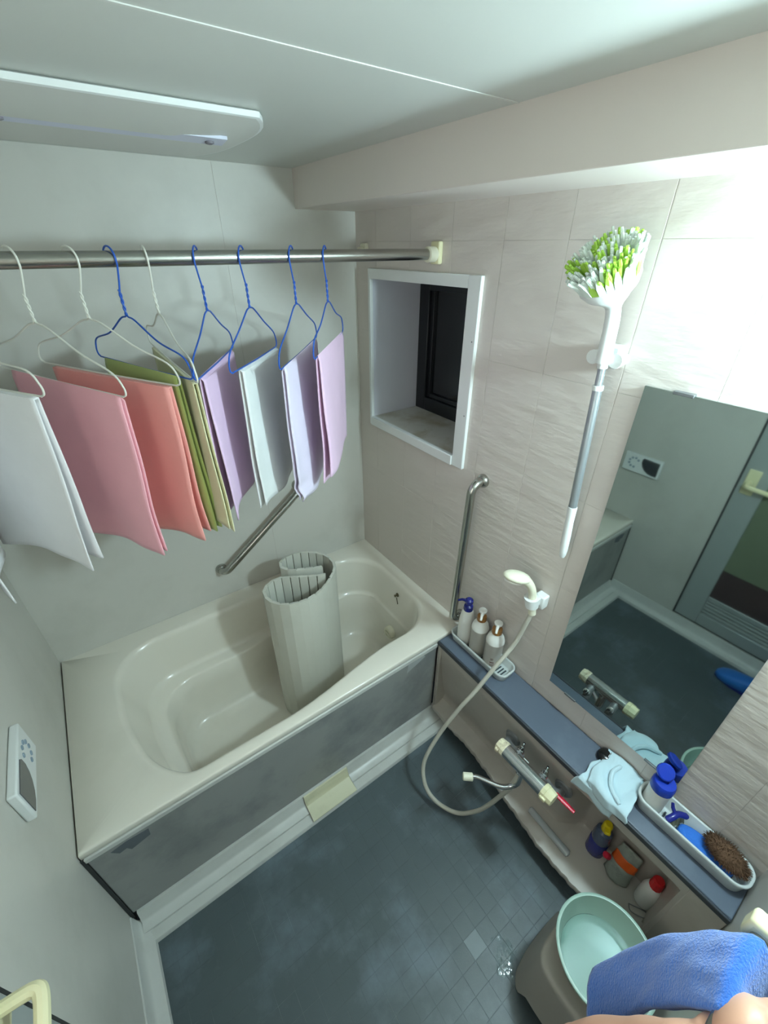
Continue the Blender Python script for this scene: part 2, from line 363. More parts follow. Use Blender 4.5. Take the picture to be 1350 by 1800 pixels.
# ceiling: two panels and a joiner strip; boxed-in beam along the right wall
ce = root('ceiling'); SY = 0.891
part('ceiling_panel', MB().box(-0.02, W+0.02, -0.02, SY-0.0015, CEIL, CEIL+0.02), 'ceiling', ce, bevel=0.001)
part('ceiling_panel', MB().box(-0.02, W+0.02, SY+0.0015, D+0.02, CEIL, CEIL+0.02), 'ceiling', ce, bevel=0.001)
part('joint_strip', MB().box(0, SOFF_X+0.01, SY-0.003, SY+0.003, CEIL-0.0012, CEIL+0.019), 'joint_white', ce, bevel=0.0005)
struct('trim_3', MB().box(SOFF_X, W+0.02, -0.02, D+0.02, SOFF_Z, CEIL+0.02), 'soffit', bevel=0.002)

# window: casing, liners, sill, black sash and dark glass
wi = root('window_1'); RX = 1.66
fo = 0.046; ft = 0.012
OY0, OY1, OZ0, OZ1 = HY0-fo, HY1+0.012, HZ0-0.032, HZ1+0.030
part('window_casing', MB().box(W-ft, W+0.002, OY0, HY0+0.004, OZ0, OZ1), 'white', wi, bevel=0.002)
part('window_casing', MB().box(W-ft, W+0.002, HY1-0.002, OY1, OZ0, OZ1), 'white', wi, bevel=0.002)
part('window_casing', MB().box(W-ft, W+0.002, HY0+0.0045, HY1-0.0025, HZ1-0.004, OZ1), 'white', wi, bevel=0.002)
part('window_casing', MB().box(W-ft-0.006, W+0.002, HY0+0.0045, HY1-0.0025, OZ0, HZ0+0.004), 'white', wi, bevel=0.002)
for z in (1.40, 1.63):
    part('screw_head', MB().lathe([(0.0022, 0), (0.0022, 0.0006), (0.001, 0.001)], (W-ft-0.0002, OY0+0.012, z), (-1, 0, 0), 10), 'mirror_clip', wi)
part('reveal', MB().box(W, RX+0.02, HY1-0.001, HY1+0.02, HZ0-0.02, HZ1+0.02), 'white_rough', wi)
part('reveal', MB().box(W, RX+0.02, HY0-0.02, HY0+0.001, HZ0-0.02, HZ1+0.02), 'white_rough', wi)
part('reveal', MB().box(W, RX+0.02, HY0, HY1, HZ1-0.001, HZ1+0.02), 'white_rough', wi)
part('window_sill', MB().box(W-0.002, RX+0.02, HY0, HY1, HZ0-0.02, HZ0+0.002), 'sill', wi, label='window sill with yellowish water stains')
sash = part('sash', MB().box(RX-0.025, RX+0.01, HY1-0.06, HY1-0.001, HZ0+0.002, HZ1-0.001).box(RX-0.025, RX+0.01, HY0+0.001, HY0+0.05, HZ0+0.002, HZ1-0.001)
     .box(RX-0.025, RX+0.01, HY0+0.05, HY1-0.06, HZ1-0.05, HZ1-0.001).box(RX-0.025, RX+0.01, HY0+0.05, HY1-0.06, HZ0+0.002, HZ0+0.06), 'black', wi, bevel=0.003, label='black window sash')
part('sash_bead', MB().box(RX-0.012, RX+0.008, HY1-0.078, HY1-0.0605, HZ0+0.061, HZ1-0.051).box(RX-0.012, RX+0.008, HY0+0.0505, HY1-0.079, HZ0+0.061, HZ0+0.078), 'black', sash, bevel=0.002)
part('window_pane', MB().box(RX, RX+0.006, HY0+0.04, HY1-0.05, HZ0+0.05, HZ1-0.04), 'night_glass', wi, label='dark window pane')
struct('trim_4', MB().box(RX+0.02, RX+0.03, HY0-0.03, HY1+0.03, HZ0-0.03, HZ1+0.03), 'black', smooth=False)

# door in the left wall (seen in the mirror)
dr = root('door_1')
part('door_gasket', MB().box(-0.018, 0.002, DY1-0.008, DY1-0.001, DZ0+0.001, DZ1-0.001).box(-0.018, 0.002, DY0+0.001, DY1-0.009, DZ0+0.001, DZ0+0.006), 'gasket', dr)
part('door_stile', MB().box(-0.016, 0.004, DY1-0.118, DY1-0.009, DZ0+0.008, DZ1-0.003), 'alu', dr, bevel=0.003)
part('door_stile', MB().box(-0.016, 0.004, DY0+0.002, DY0+0.06, DZ0+0.008, DZ1-0.003), 'alu', dr, bevel=0.003)
part('door_rail', MB().box(-0.016, 0.003, DY0+0.061, DY1-0.119, DZ0+0.008, DZ0+0.08), 'alu', dr, bevel=0.003)
part('door_rail', MB().box(-0.016, 0.003, DY0+0.061, DY1-0.119, DZ1-0.08, DZ1-0.003), 'alu', dr, bevel=0.003)
for k in range(4):
    z = DZ0+0.088+k*0.021
    part('vent_slat', MB().obox(((-0.006), (DY0+DY1)/2-0.029, z+0.008), (0.006, 0, 0.004), (0, (DY1-DY0-0.182)/2, 0), (-0.0015, 0, 0.004)), 'alu', dr)
part('door_rail', MB().box(-0.016, 0.003, DY0+0.061, DY1-0.119, DZ0+0.172, DZ0+0.20), 'alu', dr, bevel=0.003)
part('door_rail', MB().box(-0.016, 0.003, DY0+0.061, DY1-0.119, 0.985, 1.045), 'alu', dr, bevel=0.003)
part('door_pane', MB().box(-0.010, -0.004, DY0+0.055, DY1-0.112, 1.0455, DZ1-0.07), 'pane_fill_glow', dr, label='unseen frosted top door pane with a glow added as warm fill light')
part('door_pane', MB().box(-0.010, -0.004, DY0+0.055, DY1-0.112, 0.462, 0.9845), 'pane_green', dr, label='frosted greenish upper door pane')
part('door_pane', MB().box(-0.010, -0.004, DY0+0.055, DY1-0.112, DZ0+0.19, 0.46), 'pane_brown', dr, label='dark brown lower door pane')
part('slat_backing', MB().box(-0.016, -0.013, DY0+0.055, DY1-0.112, DZ0+0.07, DZ0+0.19), 'alu', dr)
part('handle_plate', MB().box(0.004, 0.012, 0.612, 0.662, 0.885, 1.01), 'cream', dr, bevel=0.004)
hp = cr([V(0.01, 0.640, 0.945), V(0.045, 0.638, 0.945), V(0.062, 0.634, 0.945), V(0.068, 0.620, 0.944), V(0.068, 0.575, 0.943), V(0.068, 0.53, 0.942)], 5)
part('door_handle', MB().tube(hp, [0.0105]*len(hp), 10, flat=1.0), 'cream', dr, label='cream lever handle')

# ------------------------------------------------------------------ wall lamp (just outside the frame, above the mirror)
wlamp = thing('wall_lamp', 'small glowing globe lamp on the right wall above the mirror', 'lamp', (W, LAMP_POS.y, LAMP_POS.z))
part('lamp_base', MB().lathe([(0.038, 0), (0.038, 0.01), (0.022, 0.02), (0.018, 0.026)], (W-0.0005, LAMP_POS.y, LAMP_POS.z), (-1, 0, 0), 20), 'white', wlamp)
part('lamp_globe', MB().ellipsoid(LAMP_POS, LAMP_R, LAMP_R, LAMP_R, 14, 24), 'glow', wlamp)

# ------------------------------------------------------------------ bathtub
TZ = 0.517
tub = thing('bathtub', 'ivory resin bathtub with a grey front apron along the back wall', 'bathtub', (0.70, 1.43, 0))
def rring(x0, x1, y0, y1, r, z, mod=None):
    pts = []; NC, NX, NY = 10, 30, 14
    def seg(a, b, n): return [a+(b-a)*(k/n) for k in range(n)]
    cs = [(x1-r, y0+r, -90), (x1-r, y1-r, 0), (x0+r, y1-r, 90), (x0+r, y0+r, 180)]
    sides = [(V(x0+r, y0, z), V(x1-r, y0, z), NX), (V(x1, y0+r, z), V(x1, y1-r, z), NY), (V(x1-r, y1, z), V(x0+r, y1, z), NX), (V(x0, y1-r, z), V(x0, y0+r, z), NY)]
    for (a, b, n), (cx, cy, a0) in zip(sides, cs):
        pts += seg(a, b, n)
        for k in range(NC):
            t = math.radians(a0+90*k/NC); pts.append(V(cx+r*math.cos(t), cy+r*math.sin(t), z))
    return [mod(p) for p in pts] if mod else pts
TF = 1.052
def bulge(p):                                     # the front rim widens towards the tap end
    k = sstep(0.62, 1.12, p.x)*sstep(1.45, 1.12, p.y); p.y += 0.058*k
    p.x += 0.05*sstep(1.45, 1.10, p.y)*sstep(0.4, 0.15, p.x); return p
def stepb(p):                                     # the bench along the back wall fades out to the right
    k = sstep(0.62, 0.90, p.x)*sstep(1.35, 1.6, p.y); p.y += 0.045*k; return bulge(p)
X0, X1, Y1 = 0.004, W-0.001, D-0.001
rings = [rring(X0+0.02, X1-0.01, TF+0.02, Y1-0.01, 0.002, 0.47), rring(X0, X1, TF+0.002, Y1, 0.002, TZ-0.026), rring(X0, X1, TF, Y1, 0.002, TZ-0.024), rring(X0, X1, TF, Y1, 0.002, TZ-0.005), rring(X0+0.001, X1, TF+0.0015, Y1, 0.002, TZ-0.0015), rring(X0+0.002, X1-0.0005, TF+0.005, Y1-0.0005, 0.002, TZ),
     rring(0.150, 1.348, 1.085, 1.732, 0.17, TZ+0.0015, bulge), rring(0.156, 1.342, 1.090, 1.727, 0.168, TZ, bulge), rring(0.165, 1.335, 1.098, 1.719, 0.165, TZ-0.008, bulge), rring(0.172, 1.330, 1.104, 1.713, 0.162, TZ-0.022, bulge),
     rring(0.215, 1.318, 1.118, 1.698, 0.15, 0.335, bulge), rring(0.225, 1.316, 1.120, 1.692, 0.148, 0.318, bulge), rring(0.238, 1.314, 1.122, 1.678, 0.145, 0.310, bulge), rring(0.262, 1.310, 1.124, 1.648, 0.14, 0.306, stepb), rring(0.272, 1.308, 1.126, 1.638, 0.14, 0.298, stepb),
     rring(0.280, 1.305, 1.130, 1.632, 0.13, 0.20, stepb), rring(0.292, 1.296, 1.138, 1.622, 0.12, 0.10, stepb), rring(0.302, 1.285, 1.148, 1.612, 0.115, 0.066, stepb), rring(0.322, 1.268, 1.164, 1.594, 0.10, 0.048, stepb), rring(0.36, 1.23, 1.20, 1.555, 0.08, 0.042, stepb), rring(0.55, 1.0, 1.33, 1.42, 0.03, 0.040)]
part('basin_shell', MB().loft(rings, True, False, True), 'tub', tub, angle=1.0)
part('apron_rail', MB().box(0.008, 1.262, TF-0.004, TF+0.02, 0.470, 0.4905), 'pan', tub, bevel=0.003)
part('apron', MB().box(0.010, 1.262, TF+0.001, TF+0.018, 0.072, 0.4695), 'apron', tub, bevel=0.003, label='stained grey apron panel')
part('apron_seal', MB().box(0.0005, 0.0095, TF-0.001, TF+0.019, 0.05, 0.49), 'gasket', tub)
sk = [(1.105, 0.418), (1.20, 0.452), (1.188, 0.470), (1.112, 0.466)]
part('sticker_residue', MB().loft([[V(x, TF+0.0012, z) for x, z in sk], [V(x, TF+0.0002, z) for x, z in sk]]), 'sticker', tub, smooth=False, label='pale torn sticker')
sk = [(0.06, 0.448), (0.075, 0.420), (0.094, 0.424), (0.102, 0.405), (0.155, 0.420), (0.158, 0.452), (0.1, 0.456)]
part('sticker_residue', MB().loft([[V(x, TF+0.0012, z) for x, z in sk], [V(x, TF+0.0002, z) for x, z in sk]]), 'sticker_dark', tub, smooth=False, label='dark patch where a sticker was')
# plug chain stub and round water inlet on the right inner end
cx = 1.3205
part('chain_fitting', MB().lathe([(0.010, 0), (0.010, 0.003), (0.005, 0.006), (0.005, 0.012), (0.007, 0.016), (0.003, 0.019)], (cx+0.003, 1.405, 0.455), (-1, 0, 0.1), 14), 'rust', tub)
ch = MB()
for k in range(7): ch.ellipsoid((cx-0.006+0.0006*k, 1.400-0.0006*k, 0.444-0.0062*k), 0.0024, 0.0024, 0.0033, 6, 8)
part('chain', ch, 'rust', tub)
part('water_inlet', MB().lathe([(0.034, -0.004), (0.034, 0.012), (0.030, 0.020), (0.018, 0.023), (0.018, 0.018), (0.006, 0.018)], (1.300, 1.425, 0.20), (-1, 0, 0.06), 28), 'ivory', tub)
part('water_inlet_bar', MB().obox((1.277, 1.425, 0.20), (0.003, 0, 0), (0, 0.024, 0), (0, 0, 0.004)), 'ivory', tub, bevel=0.001)

# drain cover on the pan ledge
dc = [(0.9655, 0.0185), (0.9655, 0.024), (0.972, 0.0265), (1.022, 0.030), (1.030, 0.036), (1.038, 0.055), (1.0445, 0.074), (1.040, 0.071), (1.033, 0.050), (1.0285, 0.036), (1.02, 0.0275), (0.98, 0.0235)]
tag(part('drain_cover', extrude(dc, 'x', 0.604, 0.797, MB()), 'drain', angle=0.9, bevel=0.0008), 'khaki plastic drain cover clipped on the ledge below the tub apron', 'drain cover')

# rolled bath lid standing in the tub
lid = thing('rolled_bath_lid', 'ivory slatted bath lid rolled in an S and standing in the tub', 'bath lid', (0.88, 1.48, 0.046))
LP = [(0.966, 1.424), (0.915, 1.446), (0.863, 1.476), (0.81, 1.508), (0.758, 1.503), (0.722, 1.467), (0.724, 1.404), (0.767, 1.354), (0.832, 1.338), (0.894, 1.345), (0.961, 1.385), (1.011, 1.429), (1.033, 1.482), (1.023, 1.537), (0.984, 1.590), (0.92, 1.622), (0.86, 1.612), (0.838, 1.568), (0.866, 1.526), (0.918, 1.498), (0.962, 1.480), (0.998, 1.466)]
path = cr([V(x, y, 0) for x, y in LP], 40)
pts = [path[0]]; acc = 0; PITCHS = 0.0352
for a, b in zip(path, path[1:]):
    d = (b-a).length
    while acc+d >= PITCHS:
        t = (PITCHS-acc)/d; a = a+(b-a)*t; pts.append(a.copy()); d = (b-a).length; acc = 0
    acc += d
LZ0, LZ1 = 0.046, 0.750
hb = MB()
for a, b in zip(pts, pts[1:]):
    d = (b-a).normalized(); nrm = V(-d.y, d.x, 0); c = (a+b)/2; hw, hi, th = PITCHS*0.5, PITCHS*0.41, 0.0055
    sec = [c-d*hw*1.07-nrm*th, c+d*hw*1.07-nrm*th, c+d*hw-nrm*(th*0.2), c+d*hi+nrm*th, c-d*hi+nrm*th, c-d*hw-nrm*(th*0.2)]
    part('slat', MB().loft([[p+V(0, 0, LZ0) for p in sec], [p+V(0, 0, LZ1+R.uniform(-0.002, 0.002)) for p in sec]]), 'lid', lid, bevel=0.0003)
for p in pts[1:-1]: hb.box(p.x-0.0022, p.x+0.0022, p.y-0.0022, p.y+0.0022, LZ0+0.004, LZ1-0.006)
part('hinges', hb, 'hinge', lid, smooth=False)

# ------------------------------------------------------------------ counter unit along the right wall
CF, CZ = 1.262, 0.505
cu = thing('wash_counter', 'low slate-topped wash counter with an open beige shelf under the mirror', 'counter', (1.33, 0.53, 0))
ct = [V(CF, 0.002, 0), V(CF, 1.05, 0), V(W-0.001, 1.05, 0), V(W-0.001, 0.002, 0)]
part('worktop', MB().box(CF+0.006, W-0.001, 0.002, 1.050, CZ-0.018, CZ), 'counter', cu, bevel=0.003, label='slate blue worktop')
part('worktop_edge', MB().box(CF-0.001, CF+0.0055, 0.002, 1.050, CZ-0.021, CZ-0.001), 'counter_edge', cu, bevel=0.002)
def lipx(y):
    T = [(0.0, 1.300), (0.06, 1.285), (0.1, 1.266), (0.138, 1.243), (0.198, 1.218), (0.289, 1.200), (0.402, 1.200), (0.542, 1.217), (0.711, 1.243), (0.817, 1.252), (0.931, 1.246), (1.05, 1.250)]
    for (a, xa), (b, xb) in zip(T, T[1:]):
        if a <= y <= b: return xa+(xb-xa)*sstep(0, 1, (y-a)/(b-a))*0.5+(xb-xa)*((y-a)/(b-a))*0.5
    return T[-1][1]
rings = []
for k in range(97):
    y = 0.085+(1.034-0.085)*k/96
    nd = sstep(0.43, 0.36, y); endk = max(sstep(0.118, 0.088, y), sstep(0.985, 1.03, y)*0.6); nd2 = nd*(1-sstep(0.118, 0.09, y))
    lx = lipx(y)+0.0016*math.sin(y*190)+0.0012*math.sin(y*83+1)
    prof = [(1.268, 0.486), (1.266, 0.455), (1.267+0.003*nd2, 0.438)]
    a = [(1.272, 0.42), (1.279, 0.36), (1.285, 0.30), (1.298, 0.22), (1.312, 0.16), (1.316, 0.13), (1.308, 0.112)]
    b = [(1.330, 0.437), (1.372, 0.43), (1.384, 0.40), (1.386, 0.22), (1.386, 0.14), (1.380, 0.118), (1.365, 0.108)]
    e = [(1.267, 0.42), (1.267, 0.36), (1.267, 0.30), (1.267, 0.22), (1.267, 0.16), (1.268, 0.13), (1.27, 0.112)]
    for (ax, az), (bx, bz), (ex, ez) in zip(a, b, e):
        x = ax+(bx-ax)*nd2; z = az+(bz-az)*nd2
        kk = sstep(0.118, 0.088, y); x = x+(ex-x)*kk; z = z+(ez-z)*kk
        prof.append((x, z))
    prof += [(min(lx+0.03, 1.30), 0.100), (lx+0.012, 0.099), (lx+0.003, 0.097), (lx, 0.090), (lx+0.001, 0.076), (lx+0.006, 0.068), (lx+0.03, 0.064), (1.335, 0.06)]
    rings.append([V(x, y, z) for x, z in prof])
part('fascia', MB().loft(rings, False), 'fascia', cu, angle=0.7, label='beige fascia with a wavy shelf lip')
part('end_panel', MB().box(CF+0.003, W-0.001, 0.002, 0.086, 0.03, CZ-0.0185), 'fascia', cu, bevel=0.003)
part('end_panel', MB().box(CF+0.001, W-0.001, 1.030, 1.049, 0.055, CZ-0.0185), 'fascia', cu, bevel=0.003)
part('plinth', MB().box(1.325, W-0.001, 0.087, 1.029, 0.0, 0.0595), 'fascia', cu, smooth=False)

# ------------------------------------------------------------------ mirror
mi = thing('wall_mirror', 'tall frameless mirror on the right wall above the counter', 'mirror', (W, 0.425, 0.612))
part('mirror_glass', MB().box(1.3915, 1.397, 0.221, 0.634, 0.612, 1.618), 'mirror', mi, smooth=False)
part('mirror_back', MB().box(1.3972, W-0.0003, 0.223, 0.632, 0.614, 1.616), 'mirror_clip', mi, smooth=False)
for y, z, s in ((0.555, 1.618, 1), (0.29, 1.618, 1), (0.555, 0.612, -1), (0.29, 0.612, -1)):
    part('mirror_clip', MB().box(1.3885, W-0.0002, y-0.02, y+0.02, z-0.004*(s > 0)-0.003*(s < 0), z+0.003*(s > 0)+0.004*(s < 0)), 'mirror_clip', mi, bevel=0.001)

# ------------------------------------------------------------------ ceiling ventilation unit (long dish-like panel)
vu = thing('ceiling_vent', 'long white ventilation panel with rounded ends on the ceiling', 'vent', (0.46, 1.44, CEIL))
def vring(inset, z, n=14):
    x0, x1, y0, y1 = 0.055+inset, 0.865-inset, 1.195+inset, 1.685-inset
    pts = []
    for k in range(n+1):                          # right end bulges out
        t = k/n; y = y0+(y1-y0)*t; s = 1-abs(2*t-1)**3.2
        pts.append(V(x1-0.052*(1-s), y, z))
    for k in range(n+1):
        t = 1-k/n; y = y0+(y1-y0)*t; s = 1-abs(2*t-1)**3.2
        pts.append(V(x0+0.052*(1-s), y, z))
    return pts
part('vent_body', MB().loft([vring(0.004, CEIL-0.0005), vring(0, CEIL-0.003), vring(0.0, CEIL-0.0115), vring(0.003, CEIL-0.013)]), 'white', vu)
part('vent_cover', MB().loft([vring(0.004, CEIL-0.0128), vring(0.03, CEIL-0.017), vring(0.085, CEIL-0.025), vring(0.13, CEIL-0.0300), vring(0.16, CEIL-0.0315)]), 'vent_white', vu, angle=0.2)
def vz(y): return CEIL-0.0128-0.0187*min(1, max(0, (y-1.199)/0.157))
part('vent_slot', MB().loft([[V(0.10, 1.318, vz(1.318)-0.0016), V(0.79, 1.318, vz(1.318)-0.0016), V(0.79, 1.358, vz(1.358)-0.0016), V(0.10, 1.358, vz(1.358)-0.0016)], [V(0.10, 1.318, vz(1.318)+0.004), V(0.79, 1.318, vz(1.318)+0.004), V(0.79, 1.358, vz(1.358)+0.004), V(0.10, 1.358, vz(1.358)+0.004)]]), 'vent_slot', vu, smooth=False)
part('slot_screw', MB().lathe([(0.009, 0), (0.009, 0.003), (0.004, 0.005)], (0.760, 1.342, vz(1.342)-0.001), (0, 0, -1), 14), 'dim_grey', vu)
part('slot_screw', MB().lathe([(0.009, 0), (0.009, 0.003), (0.004, 0.005)], (0.415, 1.342, vz(1.342)-0.001), (0, 0, -1), 14), 'dim_grey', vu)

# ------------------------------------------------------------------ drying rod, brackets
RY, RZ = 1.344, 1.853
rod = thing('drying_rod', 'steel drying rod across the tub carrying the wire hangers', 'rod', (0.7, RY, RZ))
part('pole', MB().tube([(0.022, RY, RZ), (1.372, RY, RZ)], 0.0148, 20), 'steel', rod)
for s in (0, 1):
    x = W if s else 0.0; q = -1 if s else 1
    b = MB().box(min(x, x+q*0.016), max(x, x+q*0.016), RY-0.022, RY+0.018, RZ-0.026, RZ+0.034)
    part('end_bracket', b, 'cream', rod, bevel=0.004)
    part('end_socket', MB().lathe([(0.021, 0.013), (0.021, 0.042), (0.018, 0.044)], (x, RY, RZ), (q, 0, 0), 20), 'ivory', rod)
sb = thing('rod_bracket', 'small spare cream rod bracket on the right wall near the back corner', 'bracket', (W, 1.742, RZ))
part('plate', MB().box(W-0.014, W-0.0002, 1.722, 1.760, RZ-0.028, RZ+0.030), 'ivory', sb, bevel=0.004)
part('socket', MB().lathe([(0.018, 0.012), (0.018, 0.03), (0.013, 0.031), (0.012, 0.02)], (W, 1.742, RZ), (-1, 0, 0), 18), 'ivory', sb)

# ------------------------------------------------------------------ hangers and towels
def hanger_path(drop, hook_r=0.0225):
    hook = [V(0, hook_r*math.sin(math.radians(a)), hook_r*math.cos(math.radians(a))) for a in range(118, -100, -12)]
    neck = cr([hook[-1], V(0, -hook_r*0.95, -0.012), V(0, -0.010, -0.040), V(0, 0, -0.060)], 5)[1:]
    return hook+neck
def arm_pts(s, drop):
    return cr([V(0, 0, -0.100), V(0, s*0.006, -0.107), V(0, s*0.030, -0.113), V(0, s*0.10, -0.148), V(0, s*0.175, -drop+0.045), V(0, s*0.196, -drop+0.022), V(0, s*0.197, -drop+0.006), V(0, s*0.187, -drop)], 6)
def make_hanger(m, drop, tilt):
    t = thing('wire_hanger', '', 'hanger', (0, 0, 0), local=True)
    rw = 0.0019
    part('hook', MB().tube(hanger_path(drop), rw, 8), m, t)
    tw = MB()
    for ph in (0, math.pi):
        tw.tube([V(0.0017*math.cos(ph+k*0.9), 0.0017*math.sin(ph+k*0.9), -0.055-0.05*k/14) for k in range(15)], 0.0018, 6)
    part('twisted_neck', tw, m, t)
    def tl(p): return V(p.x, p.y, p.z+tilt*(p.y/0.2)*sstep(0.0, 0.12, abs(p.y)))
    for s in (-1, 1): part('arm', MB().tube([tl(p) for p in arm_pts(s, drop)], rw, 8), m, t)
    part('bar', MB().tube([tl(V(0, -0.188, -drop)), tl(V(0, 0, -drop-0.002)) if tilt == 0 else V(0, 0, -drop-0.002), tl(V(0, 0.188, -drop))], rw, 8), m, t)
    return t
def copy_tree(o, parent=None):
    c = o.copy(); COL.objects.link(c)
    if parent: c.parent = parent
    for ch in list(o.children): copy_tree(ch, c)
    return c
#      x      twist   bar-z  tilt    wire   towel: material, s0, s1, front, back, spread, label, hanger label
HT = [(0.103, -0.16, 1.632, 0.000, 'white', 't_white', -0.164, 0.165, 0.392, 0.396, 0.012, 'white towel at the far left, only its lower corner in view', 'leftmost white wire hanger, almost hidden beyond the white towels'),
      (0.222, -0.60, 1.650, 0.006, 'white', 't_white', -0.170, 0.165, 0.402, 0.388, 0.022, 'white towel hanging left of the large pink towel', 'white wire hanger holding the white towel left of the pink one'),
      (0.357, -0.54, 1.634, 0.012, 'white', 't_pink', -0.182, 0.150, 0.398, 0.392, 0.010, 'dusty pink towel, widest in view, hanging between white and coral ones', 'white wire hanger holding the dusty pink towel'),
      (0.449, -0.61, 1.636, 0.010, 'white', 't_coral', -0.168, 0.162, 0.402, 0.388, 0.012, 'coral towel hanging between the pink and the lime green towel', 'white wire hanger holding the coral towel'),
      (0.519, -0.34, 1.641, 0.000, 'blue', 't_lime', -0.140, 0.165, 0.398, 0.392, 0.012, 'lime green towel seen nearly edge-on beside the coral towel', 'blue wire hanger holding the lime green towel, leftmost of the blue ones'),
      (0.584, -0.03, 1.646, 0.012, 'white', 't_khaki', -0.172, 0.165, 0.372, 0.385, 0.010, 'pale khaki towel seen edge-on between lime green and lilac', 'white wire hanger holding the pale khaki towel, rightmost of the white ones'),
      (0.689, 0.52, 1.630, -0.003, 'blue', 't_lilac', -0.155, 0.170, 0.386, 0.380, 0.014, 'lilac towel half in shadow beside the pale khaki towel', 'blue wire hanger holding the lilac towel'),
      (0.792, 0.66, 1.626, -0.008, 'blue', 't_white2', -0.135, 0.195, 0.398, 0.390, 0.014, 'white towel hanging between the lilac and the pale lavender towel', 'blue wire hanger holding the white towel right of the lilac one'),
      (0.918, 0.71, 1.628, 0.004, 'blue', 't_lav', -0.172, 0.180, 0.396, 0.402, 0.012, 'pale lavender towel with a scrunched lower corner, second from right', 'blue wire hanger holding the pale lavender towel'),
      (1.012, 0.72, 1.638, 0.002, 'blue', 't_pinklilac', -0.162, 0.180, 0.372, 0.350, 0.010, 'pink lilac towel, rightmost of the hanging towels near the window', 'blue wire hanger holding the rightmost pink lilac towel')]
proto = {}
for idx, (hx, tw, bz, tilt, wire, tm, s0, s1, fl_, bl_, spread, tlabel, hlabel) in enumerate(HT):
    key = (wire, round(RZ-bz, 3), tilt)
    h = make_hanger('wire_white' if wire == 'white' else 'wire_blue', RZ-bz, tilt)
    h.location = (hx, RY, RZ); h.rotation_euler = (0, 0, -tw)
    h['label'] = hlabel; h['group'] = 'wire hangers on the drying rod'
    seed = idx*7.3
    def fn(u, v, fl_=fl_, bl_=bl_, s0=s0, s1=s1, spread=spread, seed=seed, tilt=tilt, bz=bz):
        L = fl_+bl_; l = u*L; s = s0+(s1-s0)*v; rb = 0.0042
        if l < fl_: dn = fl_-l; side = -1
        else: dn = l-fl_; side = 1
        k = dn/0.4
        nn = rb*min(1, dn/0.006)+spread*0.5*k**1.2
        n = side*nn + 0.010*k*math.sin(s*17+seed)+0.006*k*tri_noise(s*9+seed, dn*6)+side*0.004*k*math.sin(s*31+seed*2)
        z = -(RZ-bz)+rb*math.sqrt(max(0, 1-min(1, dn/0.006)**2))*0.6-dn + tilt*(s/0.2)
        z += 0.010*k*math.cos(s*11+seed)*0.6
        s2 = s*(1-0.05*k*(1+math.sin(seed)))+0.004*k*math.sin(dn*20+seed)
        if idx == 8: 
            c = sstep(-0.05, -0.17, s)*sstep(0.30, 0.40, dn); n += 0.009*c*math.sin(dn*85); s2 += 0.014*c
        return V(n, s2, z)
    t = part('hanging_towel', MB().grid(fn, 61, 22), tm, solid=0.0030, org=V(0, 0, 0))
    t.location = (hx, RY, RZ); t.rotation_euler = (0, 0, -tw)
    tag(t, tlabel, 'towel', 'towels drying on the rod')

# ------------------------------------------------------------------ grab rails
def rail(name, label, pts, r, flanges, loc):
    t = thing(name, label, 'grab rail', loc)
    p = cr(pts, 8)
    part('bar', MB().tube(p, r, 16), 'steel', t)
    for c, d in flanges: part('flange', MB().lathe([(0.024, 0.0005), (0.025, 0.004), (0.022, 0.014), (0.0165, 0.018)], c, d, 22), 'steel', t)
def bent(a, b, nrm, out, rr=0.035):               # wall point a to wall point b, standing `out` off the wall
    a, b, nrm = Vector(a), Vector(b), Vector(nrm); d = (b-a).normalized()
    A, B = a+nrm*out, b+nrm*out; pts = [a, a+nrm*(out-rr)]
    for k in range(1, 6):
        t = math.pi/2*k/5; pts.append(a+nrm*(out-rr+rr*math.sin(t))+d*rr*(1-math.cos(t)))
    pts.append(A+(B-A)*0.5)
    for k in range(0, 6):
        t = math.pi/2*(1-k/5); pts.append(b+nrm*(out-rr+rr*math.sin(t))-d*rr*(1-math.cos(t)))
    pts.append(b); return pts
a, b = V(0.650, D, 0.672), V(1.048, D, 0.968)
t = thing('grab_rail', 'diagonal steel grab rail on the back wall above the tub', 'grab rail', a)
part('bar', MB().tube(bent(a, b, (0, -1, 0), 0.052), 0.0155, 16), 'steel', t)
for c in (a, b): part('flange', MB().lathe([(0.023, 0.0005), (0.024, 0.004), (0.021, 0.014), (0.0165, 0.018)], c, (0, -1, 0), 22), 'steel', t)
a, b = V(W, 1.064, 0.565), V(W, 1.046, 1.205)
t = thing('grab_rail', 'upright steel grab rail on the right wall beside the window', 'grab rail', a)
part('bar', MB().tube(bent(a, b, (-1, 0, 0), 0.055), 0.0150, 16), 'steel', t)
for c in (a, b): part('flange', MB().lathe([(0.023, 0.0005), (0.024, 0.004), (0.021, 0.014), (0.0165, 0.018)], c, (-1, 0, 0), 22), 'steel', t)

